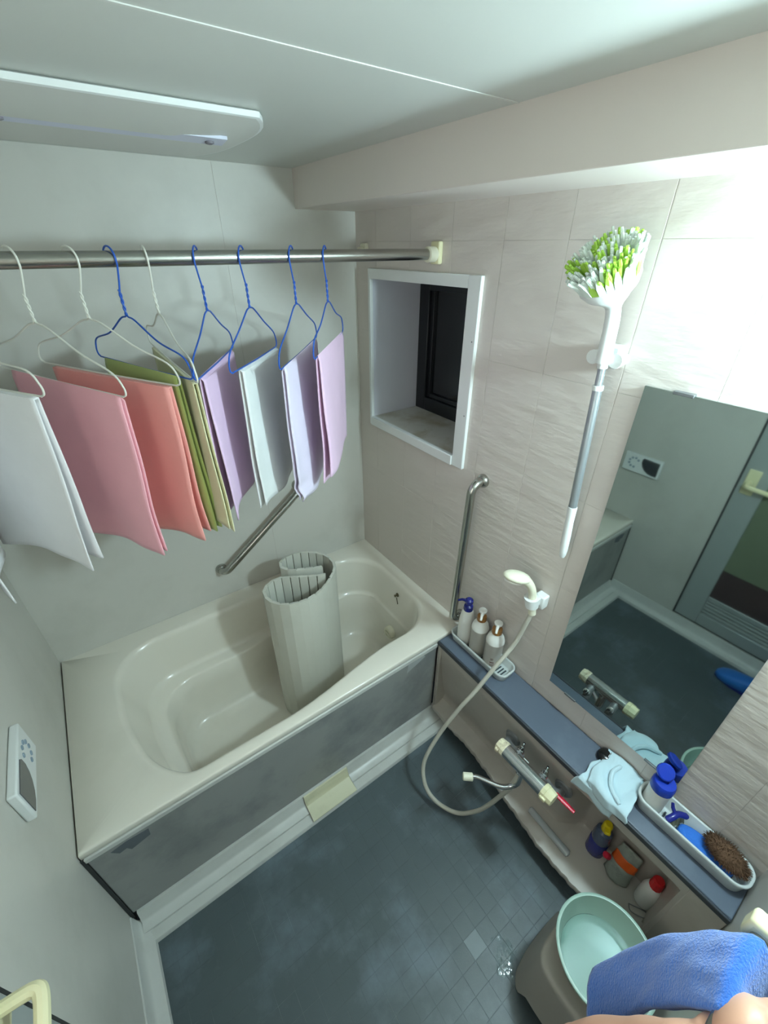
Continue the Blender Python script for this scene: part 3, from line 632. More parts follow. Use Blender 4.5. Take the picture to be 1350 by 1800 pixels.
# ------------------------------------------------------------------ bath brush and its holder
A, B = V(1.342, 0.716, 1.700), V(1.345, 0.686, 1.135)
bd = (A-B).normalized()
def on(t): return B+(A-B)*t
bh = thing('brush_holder', 'white clip on the right wall holding the long bath brush', 'holder', (W, 0.715, 1.66))
part('holder_base', MB().box(W-0.026, W-0.0002, 0.700, 0.742, 1.640, 1.690), 'white', bh, bevel=0.006)
part('holder_clip', MB().tube([(W-0.02, 0.690, 1.665), (1.345, 0.690, 1.665)], [0.012, 0.0155], 14), 'white', bh)
part('holder_clip', MB().tube([(W-0.02, 0.744, 1.665), (1.345, 0.742, 1.665)], [0.012, 0.0155], 14), 'white', bh)
br = thing('bath_brush', 'long handled bath brush with white and green bristles clipped to the right wall', 'brush', B)
def pl_tube(t0, t1, r0, r1, n=14): return MB().tube([on(t0+(t1-t0)*k/6) for k in range(7)], [r0+(r1-r0)*k/6 for k in range(7)], n)
part('end_grip', MB().tube([on(0), on(0.012), on(0.04), on(0.12), on(0.20), on(0.285)], [0.006, 0.0085, 0.0105, 0.0115, 0.0105, 0.0120], 16), 'white', br)
part('pole', pl_tube(0.284, 0.82, 0.0105, 0.0105), 'alu_pole', br)
part('collar', pl_tube(0.82, 0.838, 0.0122, 0.0122), 'white', br)
part('inner_pole', pl_tube(0.838, 0.905, 0.0085, 0.0085), 'alu_pole', br)
part('collar', pl_tube(0.905, 0.925, 0.0115, 0.0115), 'white', br)
bax = V(-0.58, 0.14, 0.80).normalized(); HC = V(1.318, 0.722, 1.800)
npth = cr([on(0.925), on(1.0), V(1.343, 0.719, 1.745), V(1.334, 0.721, 1.775), HC+bax*0.004], 6)
nr = []
for i in range(len(npth)):
    t = i/(len(npth)-1); nr.append(0.0150+0.0015*sstep(0.3, 0, t)+0.024*sstep(0.66, 1.0, t))
part('neck', MB().tube(npth, nr, 18), 'white', br)
part('brush_head', MB().lathe([(0.012, -0.026), (0.034, -0.014), (0.050, 0.002), (0.057, 0.016), (0.058, 0.024), (0.054, 0.027)], HC+bax*0.004, bax, 28), 'white', br)
u_, w_ = frame(bax)
bw, bg = MB(), MB()
for k in range(330):
    rr_ = math.sqrt((k+0.5)/330); an = k*2.399963
    base = HC+bax*0.026+(u_*math.cos(an)+w_*math.sin(an))*rr_*0.050
    lean = (u_*math.cos(an)+w_*math.sin(an))*(0.50*rr_)+Vector((R.uniform(-.16, .16), R.uniform(-.16, .16), R.uniform(-.1, .1)))
    ln = R.uniform(0.044, 0.060)+0.012*R.random()*(rr_ < 0.9)
    tip = base+(bax+lean).normalized()*ln
    tgt = bg if (math.sin(an*3+rr_*7) > 0.35) else bw
    mid = base+(tip-base)*0.55+bax*0.004
    tgt.tube([base, mid, tip], [0.0034, 0.0050, 0.0026], 5)
for k in range(26):
    an = 2*math.pi*k/26; rd = u_*math.cos(an)+w_*math.sin(an); td = bax.cross(rd)
    b0_ = HC+bax*0.020+rd*0.053; t0_ = b0_+(bax+rd*R.uniform(0.28, 0.42)).normalized()*R.uniform(0.040, 0.056)
    tgt = bg if k % 6 == 2 else bw
    wv = 0.0066; tgt.loft([[b0_-td*wv-rd*0.0012, b0_+td*wv-rd*0.0012, b0_+td*wv+rd*0.0012, b0_-td*wv+rd*0.0012],
              [b0_.lerp(t0_, 0.6)-td*wv*0.95-rd*0.001, b0_.lerp(t0_, 0.6)+td*wv*0.95-rd*0.001, b0_.lerp(t0_, 0.6)+td*wv*0.95+rd*0.001, b0_.lerp(t0_, 0.6)-td*wv*0.95+rd*0.001],
              [t0_-td*wv*0.35-rd*0.0006, t0_+td*wv*0.35-rd*0.0006, t0_+td*wv*0.35+rd*0.0006, t0_-td*wv*0.35+rd*0.0006]])
part('white_bristles', bw, 'bristle_white', br, kind='stuff', label='white bristles')
part('green_bristles', bg, 'bristle_green', br, kind='stuff', label='lime green bristles')

# ------------------------------------------------------------------ shower head, bracket, hose
SHP = V(W, 0.735, 0.915)
sh = thing('shower_bracket', 'white wall bracket holding the shower head', 'holder', SHP)
part('bracket_base', MB().box(W-0.030, W-0.0002, 0.716, 0.752, 0.885, 0.935), 'white', sh, bevel=0.005)
part('bracket_cup', MB().lathe([(0.015, -0.018), (0.0205, -0.018), (0.0235, 0.018), (0.0175, 0.018)], (1.350, 0.744, 0.915), (-0.1, 0.12, 1), 22), 'white', sh)
part('bracket_arm', MB().box(1.362, W-0.02, 0.728, 0.752, 0.898, 0.930), 'white', sh, bevel=0.004)
shd = thing('hand_shower', 'ivory hand shower hooked in its bracket on the right wall', 'shower head', (1.35, 0.744, 0.86))
hp = cr([V(1.354, 0.736, 0.868), V(1.350, 0.742, 0.92), V(1.344, 0.750, 0.965), V(1.333, 0.762, 0.992), V(1.318, 0.777, 1.005)], 7)
part('handle', MB().tube(hp, [0.0125+0.003*sstep(0.4, 1, k/(len(hp)-1)) for k in range(len(hp))], 16), 'ivory', shd)
hd = V(-0.62, 0.62, 0.12).normalized(); hn = V(-0.30, 0.12, -0.95); hn = (hn-hd*hn.dot(hd)).normalized(); hs = hd.cross(hn)
M3 = Matrix((hd, hs, hn)).transposed()
part('head_shell', MB().ellipsoid(V(1.307, 0.787, 1.010), 0.043, 0.031, 0.016, 12, 22, M3), 'ivory', shd)
part('spray_plate', MB().lathe([(0.022, 0.009), (0.023, 0.0145), (0.020, 0.0165)], V(1.303, 0.791, 1.009), hn, 24, u=hd, ex=1.35, ey=0.95), 'pump_white', shd)
HP = [(1.354, 0.737, 0.872), (1.348, 0.742, 0.83), (1.330, 0.757, 0.72), (1.272, 0.772, 0.63), (1.208, 0.792, 0.52), (1.153, 0.818, 0.41), (1.092, 0.842, 0.27), (1.036, 0.842, 0.16), (1.014, 0.808, 0.088), (1.017, 0.760, 0.048), (1.041, 0.704, 0.032), (1.071, 0.658, 0.042), (1.107, 0.614, 0.100), (1.128, 0.589, 0.165), (1.141, 0.566, 0.25), (1.148, 0.545, 0.34), (1.157, 0.535, 0.43), (1.157, 0.535, 0.462)]
tag(part('shower_hose', MB().tube(cr([V(*p) for p in HP], 8), 0.0078, 12), 'hose'), 'ivory shower hose looping from the bracket down over the floor to the mixer tap', 'hose')

# ------------------------------------------------------------------ mixer tap
FX, FZ = 1.157, 0.479
fa = thing('mixer_tap', 'chrome bar mixer tap with cream end knobs below the counter edge', 'tap', (1.27, 0.53, 0.32))
part('tap_body', MB().tube([(FX, 0.452, FZ), (FX, 0.597, FZ)], 0.0225, 24), 'chrome', fa)
for y0, y1, m, lb in ((0.5965, 0.627, 'cream_dirty', 'limescaled cream knob'), (0.4525, 0.415, 'cream', 'clean cream temperature knob')):
    s = 1 if y1 > y0 else -1
    kb = part('knob', MB().lathe([(0.0235, 0), (0.0245, 0.004), (0.0245, 0.012), (0.0225, 0.0135), (0.0235, 0.0145), (0.0212, abs(y1-y0))], (FX, y0, FZ), (0, s, 0), 10), m, fa, label=lb, angle=0.35)
    part('knob_lug', MB().box(FX-0.028, FX-0.018, min(y0, y1)+0.014, max(y0, y1)-0.004, FZ-0.006, FZ+0.006), m, kb, bevel=0.002)
for y in (0.645, 0.436):
    ly = 0.572 if y > 0.5 else 0.480
    px = 1.2785
    part('escutcheon', MB().lathe([(0.031, -0.002), (0.031, 0.003), (0.026, 0.010), (0.014, 0.014)], (px, y, 0.365), (-1, 0, 0.08), 24), 'steel_dull', fa)
    lp = cr([V(px, y, 0.365), V(1.246, y, 0.370), V(1.228, (y+ly)/2, 0.392), V(1.210, ly, 0.430), V(1.186, ly, 0.462), V(FX+0.008, ly, FZ-0.004)], 6)
    lg = part('inlet_leg', MB().tube(lp, 0.0135, 14), 'steel_dull', fa)
    part('stop_valve', MB().lathe([(0.010, 0), (0.0125, 0.004), (0.0125, 0.018), (0.009, 0.020), (0.008, 0.030), (0.0045, 0.032), (0.004, 0.044)], (1.198, ly, 0.452), (0.45, 0.05, 0.88), 14), 'chrome', lg, label='chrome stop valve')
sp = cr([V(FX, 0.525, FZ-0.016), V(FX, 0.526, 0.420), V(FX-0.003, 0.529, 0.385), V(FX-0.018, 0.541, 0.366), V(FX-0.045, 0.563, 0.361), V(1.075, 0.624, 0.360), V(1.052, 0.643, 0.360)], 6)
part('spout', MB().tube(sp, 0.0085, 14), 'chrome', fa)
spd = (V(1.052, 0.643, 0.360)-V(1.075, 0.624, 0.360)).normalized()
part('spout_tip', MB().lathe([(0.010, 0), (0.0130, 0.002), (0.0130, 0.032), (0.010, 0.034)], V(1.062, 0.635, 0.360), spd, 18), 'ivory', fa, label='ivory spout tip')
part('hose_nut', MB().lathe([(0.011, 0), (0.0125, 0.003), (0.0125, 0.02), (0.010, 0.022)], (FX, 0.535, 0.442), (0, 0, 1), 12), 'chrome', fa)
# red handled scrubbing stick wedged between the tap legs
a, b = V(1.216, 0.610, 0.405), V(1.236, 0.372, 0.378)
rs = thing('red_brush', 'red handled thin brush wedged behind the mixer tap', 'brush', (a+b)/2)
part('handle', MB().tube([b, b+(a-b)*0.15, b+(a-b)*0.45, b+(a-b)*0.62], [0.006, 0.0085, 0.007, 0.0045], 10, flat=0.6), 'red', rs)
part('shaft', MB().tube([b+(a-b)*0.60, a], [0.0045, 0.004], 10), 'red', rs)
part('head_bristles', MB().obox(b+(a-b)*0.80+V(-0.003, 0, 0.010), (a-b).normalized()*0.020, (0.005, 0, 0), (0, 0, 0.008)), 'bristle_white', rs, bevel=0.002)

# ------------------------------------------------------------------ trays and what stands in them
def tray(name, label, x0, x1, y0, y1, z0, z1, r, slats=True):
    t = thing(name, label, 'tray', ((x0+x1)/2, (y0+y1)/2, z0))
    def rr(i, z, q=0.0):
        pts = []
        X0_, X1_, Y0_, Y1_ = x0+i, x1-i, y0+i, y1-i; r2 = max(0.004, r-i)
        for cx_, cy_, a0 in ((X1_-r2, Y0_+r2, -90), (X1_-r2, Y1_-r2, 0), (X0_+r2, Y1_-r2, 90), (X0_+r2, Y0_+r2, 180)):
            for k in range(9):
                th = math.radians(a0+90*k/8); pts.append(V(cx_+r2*math.cos(th), cy_+r2*math.sin(th), z))
        return pts
    part('tray_shell', MB().loft([rr(0.010, z0), rr(0.008, z0+0.0015), rr(0.003, z1-0.008), rr(0.0, z1-0.007), rr(0.0, z1-0.001), rr(0.0015, z1), rr(0.0055, z1), rr(0.007, z1-0.002), rr(0.011, z0+0.006), rr(0.014, z0+0.003)], True, True, True), 'tray', t, angle=1.0)
    if slats:
        q = MB(); n = int((y1-y0-0.06)/0.012)
        for k in range(n): q.box(x0+0.024, x1-0.024, y0+0.03+k*0.012, y0+0.035+k*0.012, z0+0.0032, z0+0.0045)
        part('floor_slots', q, 'dark_slot', t, smooth=False)
    return t
tray('bottle_tray', 'white oblong tray on the counter end beside the tub, holding the pump bottles', 1.310, 1.398, 0.758, 1.044, CZ+0.0005, 0.544, 0.03)
tray('scrubber_tray', 'white oblong tray at the front end of the counter with sponge and scrubber', 1.316, 1.3985, 0.006, 0.282, CZ+0.0005, 0.556, 0.035)
def pump_bottle(label, x, y, r, hb, m_body, m_collar, m_pump, kind, ndir):
    t = thing('pump_bottle', label, 'bottle', (x, y, CZ+0.005)); z = CZ+0.005; c = (x, y, z)
    if kind == 'slim':
        part('bottle_body', MB().lathe([(r*0.86, 0), (r, 0.006), (r, hb*0.55), (r*0.93, hb*0.75), (r*0.78, hb*0.92), (r*0.60, hb), (r*0.45, hb+0.004)], c, (0, 0, 1), 26), m_body, t)
        part('pump_collar', MB().lathe([(r*0.58, hb-0.002), (r*0.62, hb+0.006), (r*0.58, hb+0.020), (r*0.30, hb+0.026), (r*0.2, hb+0.030)], c, (0, 0, 1), 22), m_collar, t)
        zt = hb+0.034
        pd = part('pump_head', MB().lathe([(0.006, zt-0.012), (0.012, zt-0.004), (0.0165, zt+0.006), (0.0155, zt+0.016), (0.009, zt+0.022)], c, (0, 0, 1), 20), m_pump, t)
    else:
        part('bottle_body', MB().lathe([(r*0.90, 0), (r, 0.006), (r, hb*0.74), (r*1.04, hb*0.755), (r*1.04, hb*0.775)], c, (0, 0, 1), 28), m_body, t)
        part('bottle_shoulder', MB().lathe([(r*1.03, hb*0.774), (r*1.03, hb*0.80), (r*0.88, hb*0.90), (r*0.62, hb*0.965), (r*0.52, hb), (r*0.5, hb+0.006)], c, (0, 0, 1), 28), 'pump_white', t)
        part('pump_collar', MB().lathe([(r*0.56, hb+0.002), (r*0.58, hb+0.006), (r*0.54, hb+0.022), (r*0.20, hb+0.024)], c, (0, 0, 1), 22), m_collar, t)
        zt = hb+0.034
        pd = part('pump_head', MB().lathe([(0.0055, zt-0.012), (0.007, zt-0.002), (0.0135, zt+0.008), (0.0155, zt+0.016), (0.013, zt+0.019)], c, (0, 0, 1), 20), m_pump, t)
    nd_ = Vector(ndir).normalized()
    part('nozzle', MB().tube([V(x, y, z+zt+0.010)+nd_*0.006, V(x, y, z+zt+0.012)+nd_*0.028, V(x, y, z+zt+0.004)+nd_*0.042], [0.0065, 0.005, 0.004], 10), m_pump, pd)
    return t
pump_bottle('slim white bottle with a navy blue pump, nearest the tub', 1.350, 0.992, 0.030, 0.170, 'pump_white', 'navy', 'navy', 'slim', (-0.7, 0.7, 0.1))
b2 = pump_bottle('white pump bottle with a brown collar, middle of three in the tray', 1.350, 0.922, 0.032, 0.172, 'bottle_grey', 'brown_cap', 'pump_white', 'round', (-0.75, -0.5, 0))
b3 = pump_bottle('white pump bottle with a brown collar and faint print, nearest the mirror', 1.349, 0.846, 0.033, 0.172, 'bottle_grey', 'brown_cap', 'pump_white', 'round', (-0.75, -0.45, 0))
pt = MB()
for k, (dz, h, a0, a1) in enumerate([(0.045, 0.004, 205, 232), (0.036, 0.002, 204, 236), (0.029, 0.002, 206, 230), (0.060, 0.0016, 206, 224), (0.066, 0.0016, 206, 226)]):
    seg = 6
    pt.loft([[V(1.349+0.0336*math.cos(math.radians(a0+(a1-a0)*q/seg)), 0.846+0.0336*math.sin(math.radians(a0+(a1-a0)*q/seg)), CZ+0.005+dz+s*h) for q in range(seg+1)] for s in (0, 1)], False)
part('printed_label', pt, 'text_brown', b3, solid=0.0004)

# objects in the scrubber tray
TZ0 = CZ+0.0048
fb = thing('flip_top_bottle', 'white bottle with an open blue flip-top cap in the front tray', 'bottle', (1.358, 0.243, TZ0))
c = (1.358, 0.243, TZ0)
part('bottle_body', MB().lathe([(0.024, 0), (0.0275, 0.005), (0.0275, 0.075), (0.0285, 0.088), (0.0285, 0.098), (0.026, 0.102)], c, (0, 0, 1), 26), 'pump_white', fb)
part('flip_cap', MB().lathe([(0.0295, 0.098), (0.030, 0.103), (0.0290, 0.122), (0.026, 0.128), (0.008, 0.129), (0.007, 0.124)], c, (0, 0, 1), 26), 'blue_cap', fb)
part('cap_lid', MB().lathe([(0.020, -0.005), (0.0225, -0.003), (0.0225, 0.004), (0.019, 0.007)], V(1.366, 0.254, TZ0+0.150), (-0.45, -0.35, 0.75), 22), 'blue_cap', fb)
part('cap_hinge', MB().tube([V(1.374, 0.256, TZ0+0.126), V(1.376, 0.260, TZ0+0.138)], 0.006, 8), 'blue_cap', fb)
nb = thing('navy_brush', 'small navy handled brush lying in the front tray', 'brush', (1.362, 0.185, TZ0))
part('brush_handle', MB().tube(cr([V(1.330, 0.196, TZ0+0.036), V(1.346, 0.190, TZ0+0.044), V(1.364, 0.184, TZ0+0.045), V(1.384, 0.166, TZ0+0.038)], 5), [0.006]+[0.0085]*14+[0.005], 12), 'navy', nb)
part('handle_stem', MB().tube([V(1.356, 0.187, TZ0+0.044), V(1.361, 0.200, TZ0+0.055), V(1.365, 0.206, TZ0+0.066)], [0.0055, 0.005, 0.004], 8), 'navy', nb)
bm = MB()
for k in range(70):
    t_ = R.random(); p = V(1.333+0.05*t_, 0.189-0.012*t_*t_+R.uniform(-0.006, 0.004), TZ0+0.034)
    bm.tube([p, p+V(R.uniform(-.004, .004), -0.006+R.uniform(-.004, .004), -0.0255)], [0.0014, 0.0018], 4)
part('bristles', bm, 'bristle_grey', nb, kind='stuff')
def blob(name, label, cat, c, rx, ry, rz, m, nz, M3=None, sub=0):
    q = MB().ellipsoid(c, rx, ry, rz, 18, 30, M3)
    C_ = Vector(c)
    for i, p in enumerate(q.v):
        d = p-C_; q.v[i] = C_+d*(1+nz*tri_noise(*(d*70))+nz*0.6*tri_noise(*(d*200)))
    return tag(part(name, q, m, angle=3.0, org=Vector((c[0], c[1], c[2]-rz))), label, cat)
Rz = lambda a: Matrix.Rotation(a, 3, 'Z')
spo = MB()
def spring(i, z):
    return [V(1.356, 0.104, z)+Rz(math.radians(3)) @ V((0.0265-i)*math.copysign(abs(math.cos(t))**0.8, math.cos(t)), (0.066-i)*math.copysign(abs(math.sin(t))**0.8, math.sin(t)), 0.0015*tri_noise(math.cos(t)*2, math.sin(t)*2, z*80)) for t in [2*math.pi*k/36 for k in range(36)]]
spo.loft([spring(0.004, TZ0+0.0), spring(0.0, TZ0+0.004), spring(0.0, TZ0+0.022), spring(0.004, TZ0+0.027), spring(0.016, TZ0+0.029)])
tag(part('bath_sponge', spo, 'sponge_blue', angle=1.0, org=V(1.356, 0.104, TZ0)), 'bright blue oval sponge lying in the front tray', 'sponge')
tw_ = MB().ellipsoid((1.363, 0.070, TZ0+0.052), 0.030, 0.050, 0.021, 18, 34, Rz(math.radians(-10)))
C_ = V(1.363, 0.070, TZ0+0.052)
for i, p in enumerate(tw_.v):
    d = p-C_; tw_.v[i] = C_+d*(1+0.10*tri_noise(*(d*90))+0.05*tri_noise(*(d*260)))
sw = thing('coir_scrubber', 'brown coir scrubber lying on the blue sponge in the front tray', 'scrubber', (1.363, 0.070, TZ0+0.03))
part('scrubber_body', tw_, 'tawashi', sw, angle=3)
fz = MB()
for k in range(900):
    th = R.uniform(0, 2*math.pi); ph = math.acos(R.uniform(-0.5, 1)); d = V(math.sin(ph)*math.cos(th)*0.030, math.sin(ph)*math.sin(th)*0.050, math.cos(ph)*0.021)
    p = C_+Rz(math.radians(-10)) @ d; n_ = (Rz(math.radians(-10)) @ V(d.x/0.030, d.y/0.050, d.z/0.021)).normalized()
    q_ = p+n_*R.uniform(0.002, 0.007)+V(R.uniform(-.004, .004), R.uniform(-.004, .004), R.uniform(-.002, .002))
    if p.x < W-0.008 and q_.x < W-0.004: fz.tube([p-n_*0.003, q_], [0.0008, 0.0005], 3, caps=False)
part('scrubber_fibres', fz, 'tawashi', sw, kind='stuff')

# ------------------------------------------------------------------ black cap and crumpled cloth on the counter
bc = thing('black_plug', 'round black rubber plug on the slate counter below the mirror', 'plug', (1.376, 0.392, CZ))
part('plug_body', MB().lathe([(0.021, 0.0003), (0.0245, 0.003), (0.0255, 0.012), (0.0225, 0.021), (0.016, 0.026), (0.006, 0.027)], (1.376, 0.392, CZ), (0, 0, 1), 28), 'black_plastic', bc)
rg = [V(1.376+0.009*math.cos(t), 0.384, CZ+0.031+0.006*math.sin(t)) for t in [2*math.pi*k/16 for k in range(17)]]
part('plug_ring', MB().tube(rg, 0.0013, 6), 'chrome', bc)
cl = thing('wash_cloth', 'crumpled pale blue cloth hanging over the counter edge beside the front tray', 'cloth', (1.33, 0.33, CZ))
def cloth(u, v, x0, x1, ya, yb, rot, z0, amp, seed, over=0.0):
    x = x0+(x1-x0)*u; y = ya+(yb-ya)*v
    L = 0
    ww = 0.010*tri_noise(u*2.2+seed, v*2.6)+0.006*tri_noise(u*5+seed, v*5)
    y += 0.014*tri_noise(u*2+seed*2, 3.1)+0.010*(u-0.5)*rot
    z = z0+max(0.0, amp*(0.55+0.9*tri_noise(u*3+seed, v*3, 1.7)+0.6*math.sin(v*7+u*3+seed)*0.5))
    if x < CF+0.006:                              # falls over the front edge
        dn = CF+0.006-x; x = CF-0.004-0.004*math.sin(v*9+seed)-0.08*dn; z = z-dn
    return V(x+0.4*ww, y+ww, z)
part('cloth_layer', MB().grid(lambda u, v: cloth(u, v, 1.396, 1.222, 0.402, 0.280, 1.5, CZ+0.006, 0.010, 1.3), 34, 26), 'cloth_blue', cl, solid=0.005, angle=3)
part('cloth_layer', MB().grid(lambda u, v: cloth(u, v, 1.398, 1.236, 0.388, 0.270, -2.0, CZ+0.0185, 0.013, 4.2), 34, 26), 'cloth_blue', cl, solid=0.005, angle=3)
part('cloth_fold', MB().tube(cr([V(1.27, 0.292, CZ+0.030), V(1.290, 0.330, CZ+0.035), V(1.33, 0.350, CZ+0.038), V(1.37, 0.345, CZ+0.036)], 6), [0.004]+[0.0065]*17+[0.003], 10), 'cloth_blue', cl)

# ------------------------------------------------------------------ things on the low shelf
SZ = 0.1085
nv = thing('navy_bottle', 'dark blue cleaner bottle with a yellow cap standing on the low shelf', 'bottle', (1.343, 0.296, SZ))
c = (1.343, 0.296, SZ)
part('bottle_body', MB().lathe([(0.024, 0), (0.026, 0.004), (0.026, 0.075), (0.024, 0.082)], c, (0, 0, 1), 22, u=(1, 0, 0), ey=1.15), 'navy', nv)
part('bottle_top', MB().lathe([(0.024, 0.0815), (0.025, 0.11), (0.022, 0.14), (0.012, 0.150)], c, (0, 0, 1), 22, u=(1, 0, 0), ey=1.15), 'clear_blue', nv)
part('cap', MB().lathe([(0.013, 0.148), (0.015, 0.152), (0.014, 0.185), (0.010, 0.191)], c, (0, 0, 1), 18), 'yellow', nv, label='yellow cap')
part('cap_spout', MB().obox((1.331, 0.290, SZ+0.178), (0.014, 0.006, 0), (-0.004, 0.008, 0), (0, 0, 0.007)), 'yellow', nv, bevel=0.003)
wb2 = thing('squeeze_bottle', 'small white squeeze bottle with a red cap on the low shelf', 'bottle', (1.345, 0.128, SZ))
c = (1.345, 0.128, SZ)
part('bottle_body', MB().lathe([(0.022, 0), (0.026, 0.005), (0.0275, 0.04), (0.0265, 0.085), (0.020, 0.112), (0.012, 0.122)], c, (0, 0, 1), 24, u=(1, 0, 0), ey=1.05), 'pump_white', wb2)
part('cap', MB().lathe([(0.0165, 0.119), (0.018, 0.122), (0.0165, 0.155), (0.013, 0.162)], c, (0, 0, 1), 12), 'redcap', wb2, label='red cap', angle=0.3)
ph_ = thing('refill_pouch', 'crumpled clear refill pouch with an orange printed band on the low shelf', 'pouch', (1.345, 0.215, SZ))
def pouch(u, v, side):
    a = (u-0.5); h = v*0.135; th = 0.022*(1-v)**0.7*(1-abs(2*a)**2.4)+0.001
    p = V(side*th+0.006*tri_noise(u*4, v*4, 2), a*0.078*(1-0.15*v)+0.004*tri_noise(u*3, v*5), h)
    p = Matrix.Rotation(math.radians(16), 3, 'Y') @ p
    return V(1.332, 0.214, SZ+0.001)+p
for nm, v0, v1, m, lb in (('pouch_film', 0, 0.46, 'pouch', None), ('printed_band', 0.46, 0.72, 'orange', 'orange printed band'), ('pouch_film', 0.72, 1.0, 'pouch', None)):
    q = MB()
    for s in (-1, 1): q.grid(lambda u, v, s=s, v0=v0, v1=v1: pouch(u, v0+(v1-v0)*v, s), 14, 8)
    part(nm, q, m, ph_, solid=0.0006, label=lb)
part('pouch_cap', MB().lathe([(0.010, 0), (0.011, 0.003), (0.010, 0.016), (0.008, 0.018)], V(1.318, 0.252, SZ+0.085), (-0.5, 0.5, 0.6), 16), 'red', ph_)
ct_ = thing('clear_case', 'clear plastic tube lying along the low shelf below the mixer tap', 'case', (1.262, 0.40, SZ))
a, b = V(1.262, 0.505, SZ+0.005), V(1.256, 0.335, SZ+0.003)
part('tube', MB().tube([a, a+(b-a)*0.02, a+(b-a)*0.96, b], [0.008, 0.0125, 0.0125, 0.006], 14), 'clear', ct_)
part('end_cap', MB().tube([b+(a-b)*0.18, b+(a-b)*0.02], [0.0132, 0.0128], 14), 'clear', ct_)
part('inner_rod', MB().tube([a+(b-a)*0.08, a+(b-a)*0.9], 0.004, 8), 'alu_pole', ct_)
wl2 = thing('wire_clip', 'thin grey wire hook lying before the squeeze bottle on the low shelf', 'hook', (1.318, 0.112, SZ))
part('wire', MB().tube(cr([V(1.300, 0.150, SZ+0.002), V(1.322, 0.110, SZ+0.003), V(1.310, 0.098, SZ+0.003), V(1.288, 0.135, SZ+0.002), V(1.300, 0.150, SZ+0.002)], 6), 0.0016, 6), 'steel_dull', wl2)
gp = MB()
def gring(i, z): return [V(1.285, 0.060, z)+Rz(0.5) @ V((0.030-i)*math.copysign(abs(math.cos(t))**0.6, math.cos(t)), (0.020-i)*math.copysign(abs(math.sin(t))**0.6, math.sin(t)), 0) for t in [2*math.pi*k/28 for k in range(28)]]
# green pad stands on the floor against the end panel
def gring2(i, z): return [V(1.232, 0.062, z)+Rz(0.3) @ V((0.024-i)*math.copysign(abs(math.cos(t))**0.6, math.cos(t)), (0.034-i)*math.copysign(abs(math.sin(t))**0.6, math.sin(t)), 0) for t in [2*math.pi*k/28 for k in range(28)]]
gp.loft([gring2(0.004, 0.0005), gring2(0, 0.004), gring2(0.001, 0.085), gring2(0.005, 0.092), gring2(0.014, 0.094)])
tag(part('scouring_pad', gp, 'green_pad', org=V(1.232, 0.062, 0)), 'dark green scouring pad on the floor behind the mint basin', 'scourer')

# ------------------------------------------------------------------ remote panel on the left wall
rp = thing('bath_remote', 'white water heater remote with a dark screen on the left wall', 'remote control', (0, 1.105, 0.80))
part('remote_body', MB().box(0.0003, 0.020, 1.008, 1.205, 0.803, 0.905), 'white', rp, bevel=0.004)
sc_pts = [(1.018, 0.815), (1.018, 0.893), (1.102, 0.897), (1.108, 0.888), (1.108, 0.868), (1.100, 0.848), (1.086, 0.832), (1.066, 0.820), (1.045, 0.815)]
part('screen', MB().loft([[V(0.0196, y, z) for y, z in sc_pts], [V(0.0215, y, z) for y, z in sc_pts]]), 'dial', rp, smooth=False)
for k in range(7):
    an = math.radians(-100+k*40); y = 1.148+0.026*math.cos(an); z = 0.858+0.026*math.sin(an)
    part('button', MB().lathe([(0.0065, 0), (0.006, 0.0022), (0.003, 0.003)], (0.0196, y, z), (1, 0, 0), 12), 'button', rp)

# ------------------------------------------------------------------ bath stool and basin
st = thing('bath_stool', 'greige plastic bath stool on the floor in front of the counter', 'stool', (1.035, 0.142, 0))
def sring(t, z, inset=0.0, arch=0.0):
    hx, hy = (0.150-0.022*t)-inset, (0.128-0.020*t)-inset; pts = []
    N_ = 64
    for k in range(N_):
        a = 2*math.pi*k/N_; ca, sa = math.cos(a), math.sin(a); e = 0.52
        x = hx*math.copysign(abs(ca)**e, ca); y = hy*math.copysign(abs(sa)**e, sa)
        zz = z
        if arch:
            dd = min(abs(((a*2/math.pi)+0.5) % 1.0-0.5), 1)   # 0 at the middle of each side
            zz = z+arch*sstep(0.36, 0.16, dd)
        fl2 = 1+0.03*sstep(0.06, 0.0, z)*(1 if not arch else 1)
        p = V(x*fl2, y*fl2, zz); pts.append(V(1.035, 0.141, 0)+p)
    return pts
part('stool_shell', MB().loft([sring(0.35, 0.075, 0.005, 0.028), sring(0, 0.0, 0.0045, 0.075), sring(0, 0.0, 0.0, 0.075), sring(0.25, 0.085, 0.0, 0.03), sring(0.6, 0.16), sring(0.95, 0.225), sring(1.0, 0.240), sring(1.0, 0.2465, 0.004), sring(1.0, 0.249, 0.014), sring(1.0, 0.247, 0.03), sring(1, 0.244, 0.06)], True, False, True), 'stool', st, angle=1.1)
BZ = 0.248
bs = thing('wash_basin', 'mint green round wash basin with a little water on the bath stool', 'basin', (1.040, 0.139, BZ))
part('basin_bowl', MB().lathe([(0.082, 0.0), (0.088, 0.0005), (0.100, 0.020), (0.113, 0.075), (0.1165, 0.088), (0.1205, 0.089), (0.1215, 0.0915), (0.119, 0.093), (0.114, 0.092), (0.110, 0.075), (0.097, 0.021), (0.090, 0.008), (0.078, 0.004), (0.0, 0.004)], (1.040, 0.139, BZ), (0, 0, 1), 56), 'basin', bs, angle=0.9)
part('basin_water', MB().lathe([(0.0, 0.0182), (0.0950, 0.0182), (0.0955, 0.0190), (0.0, 0.0193)], (1.040, 0.139, BZ), (0, 0, 1), 48), 'water', bs)

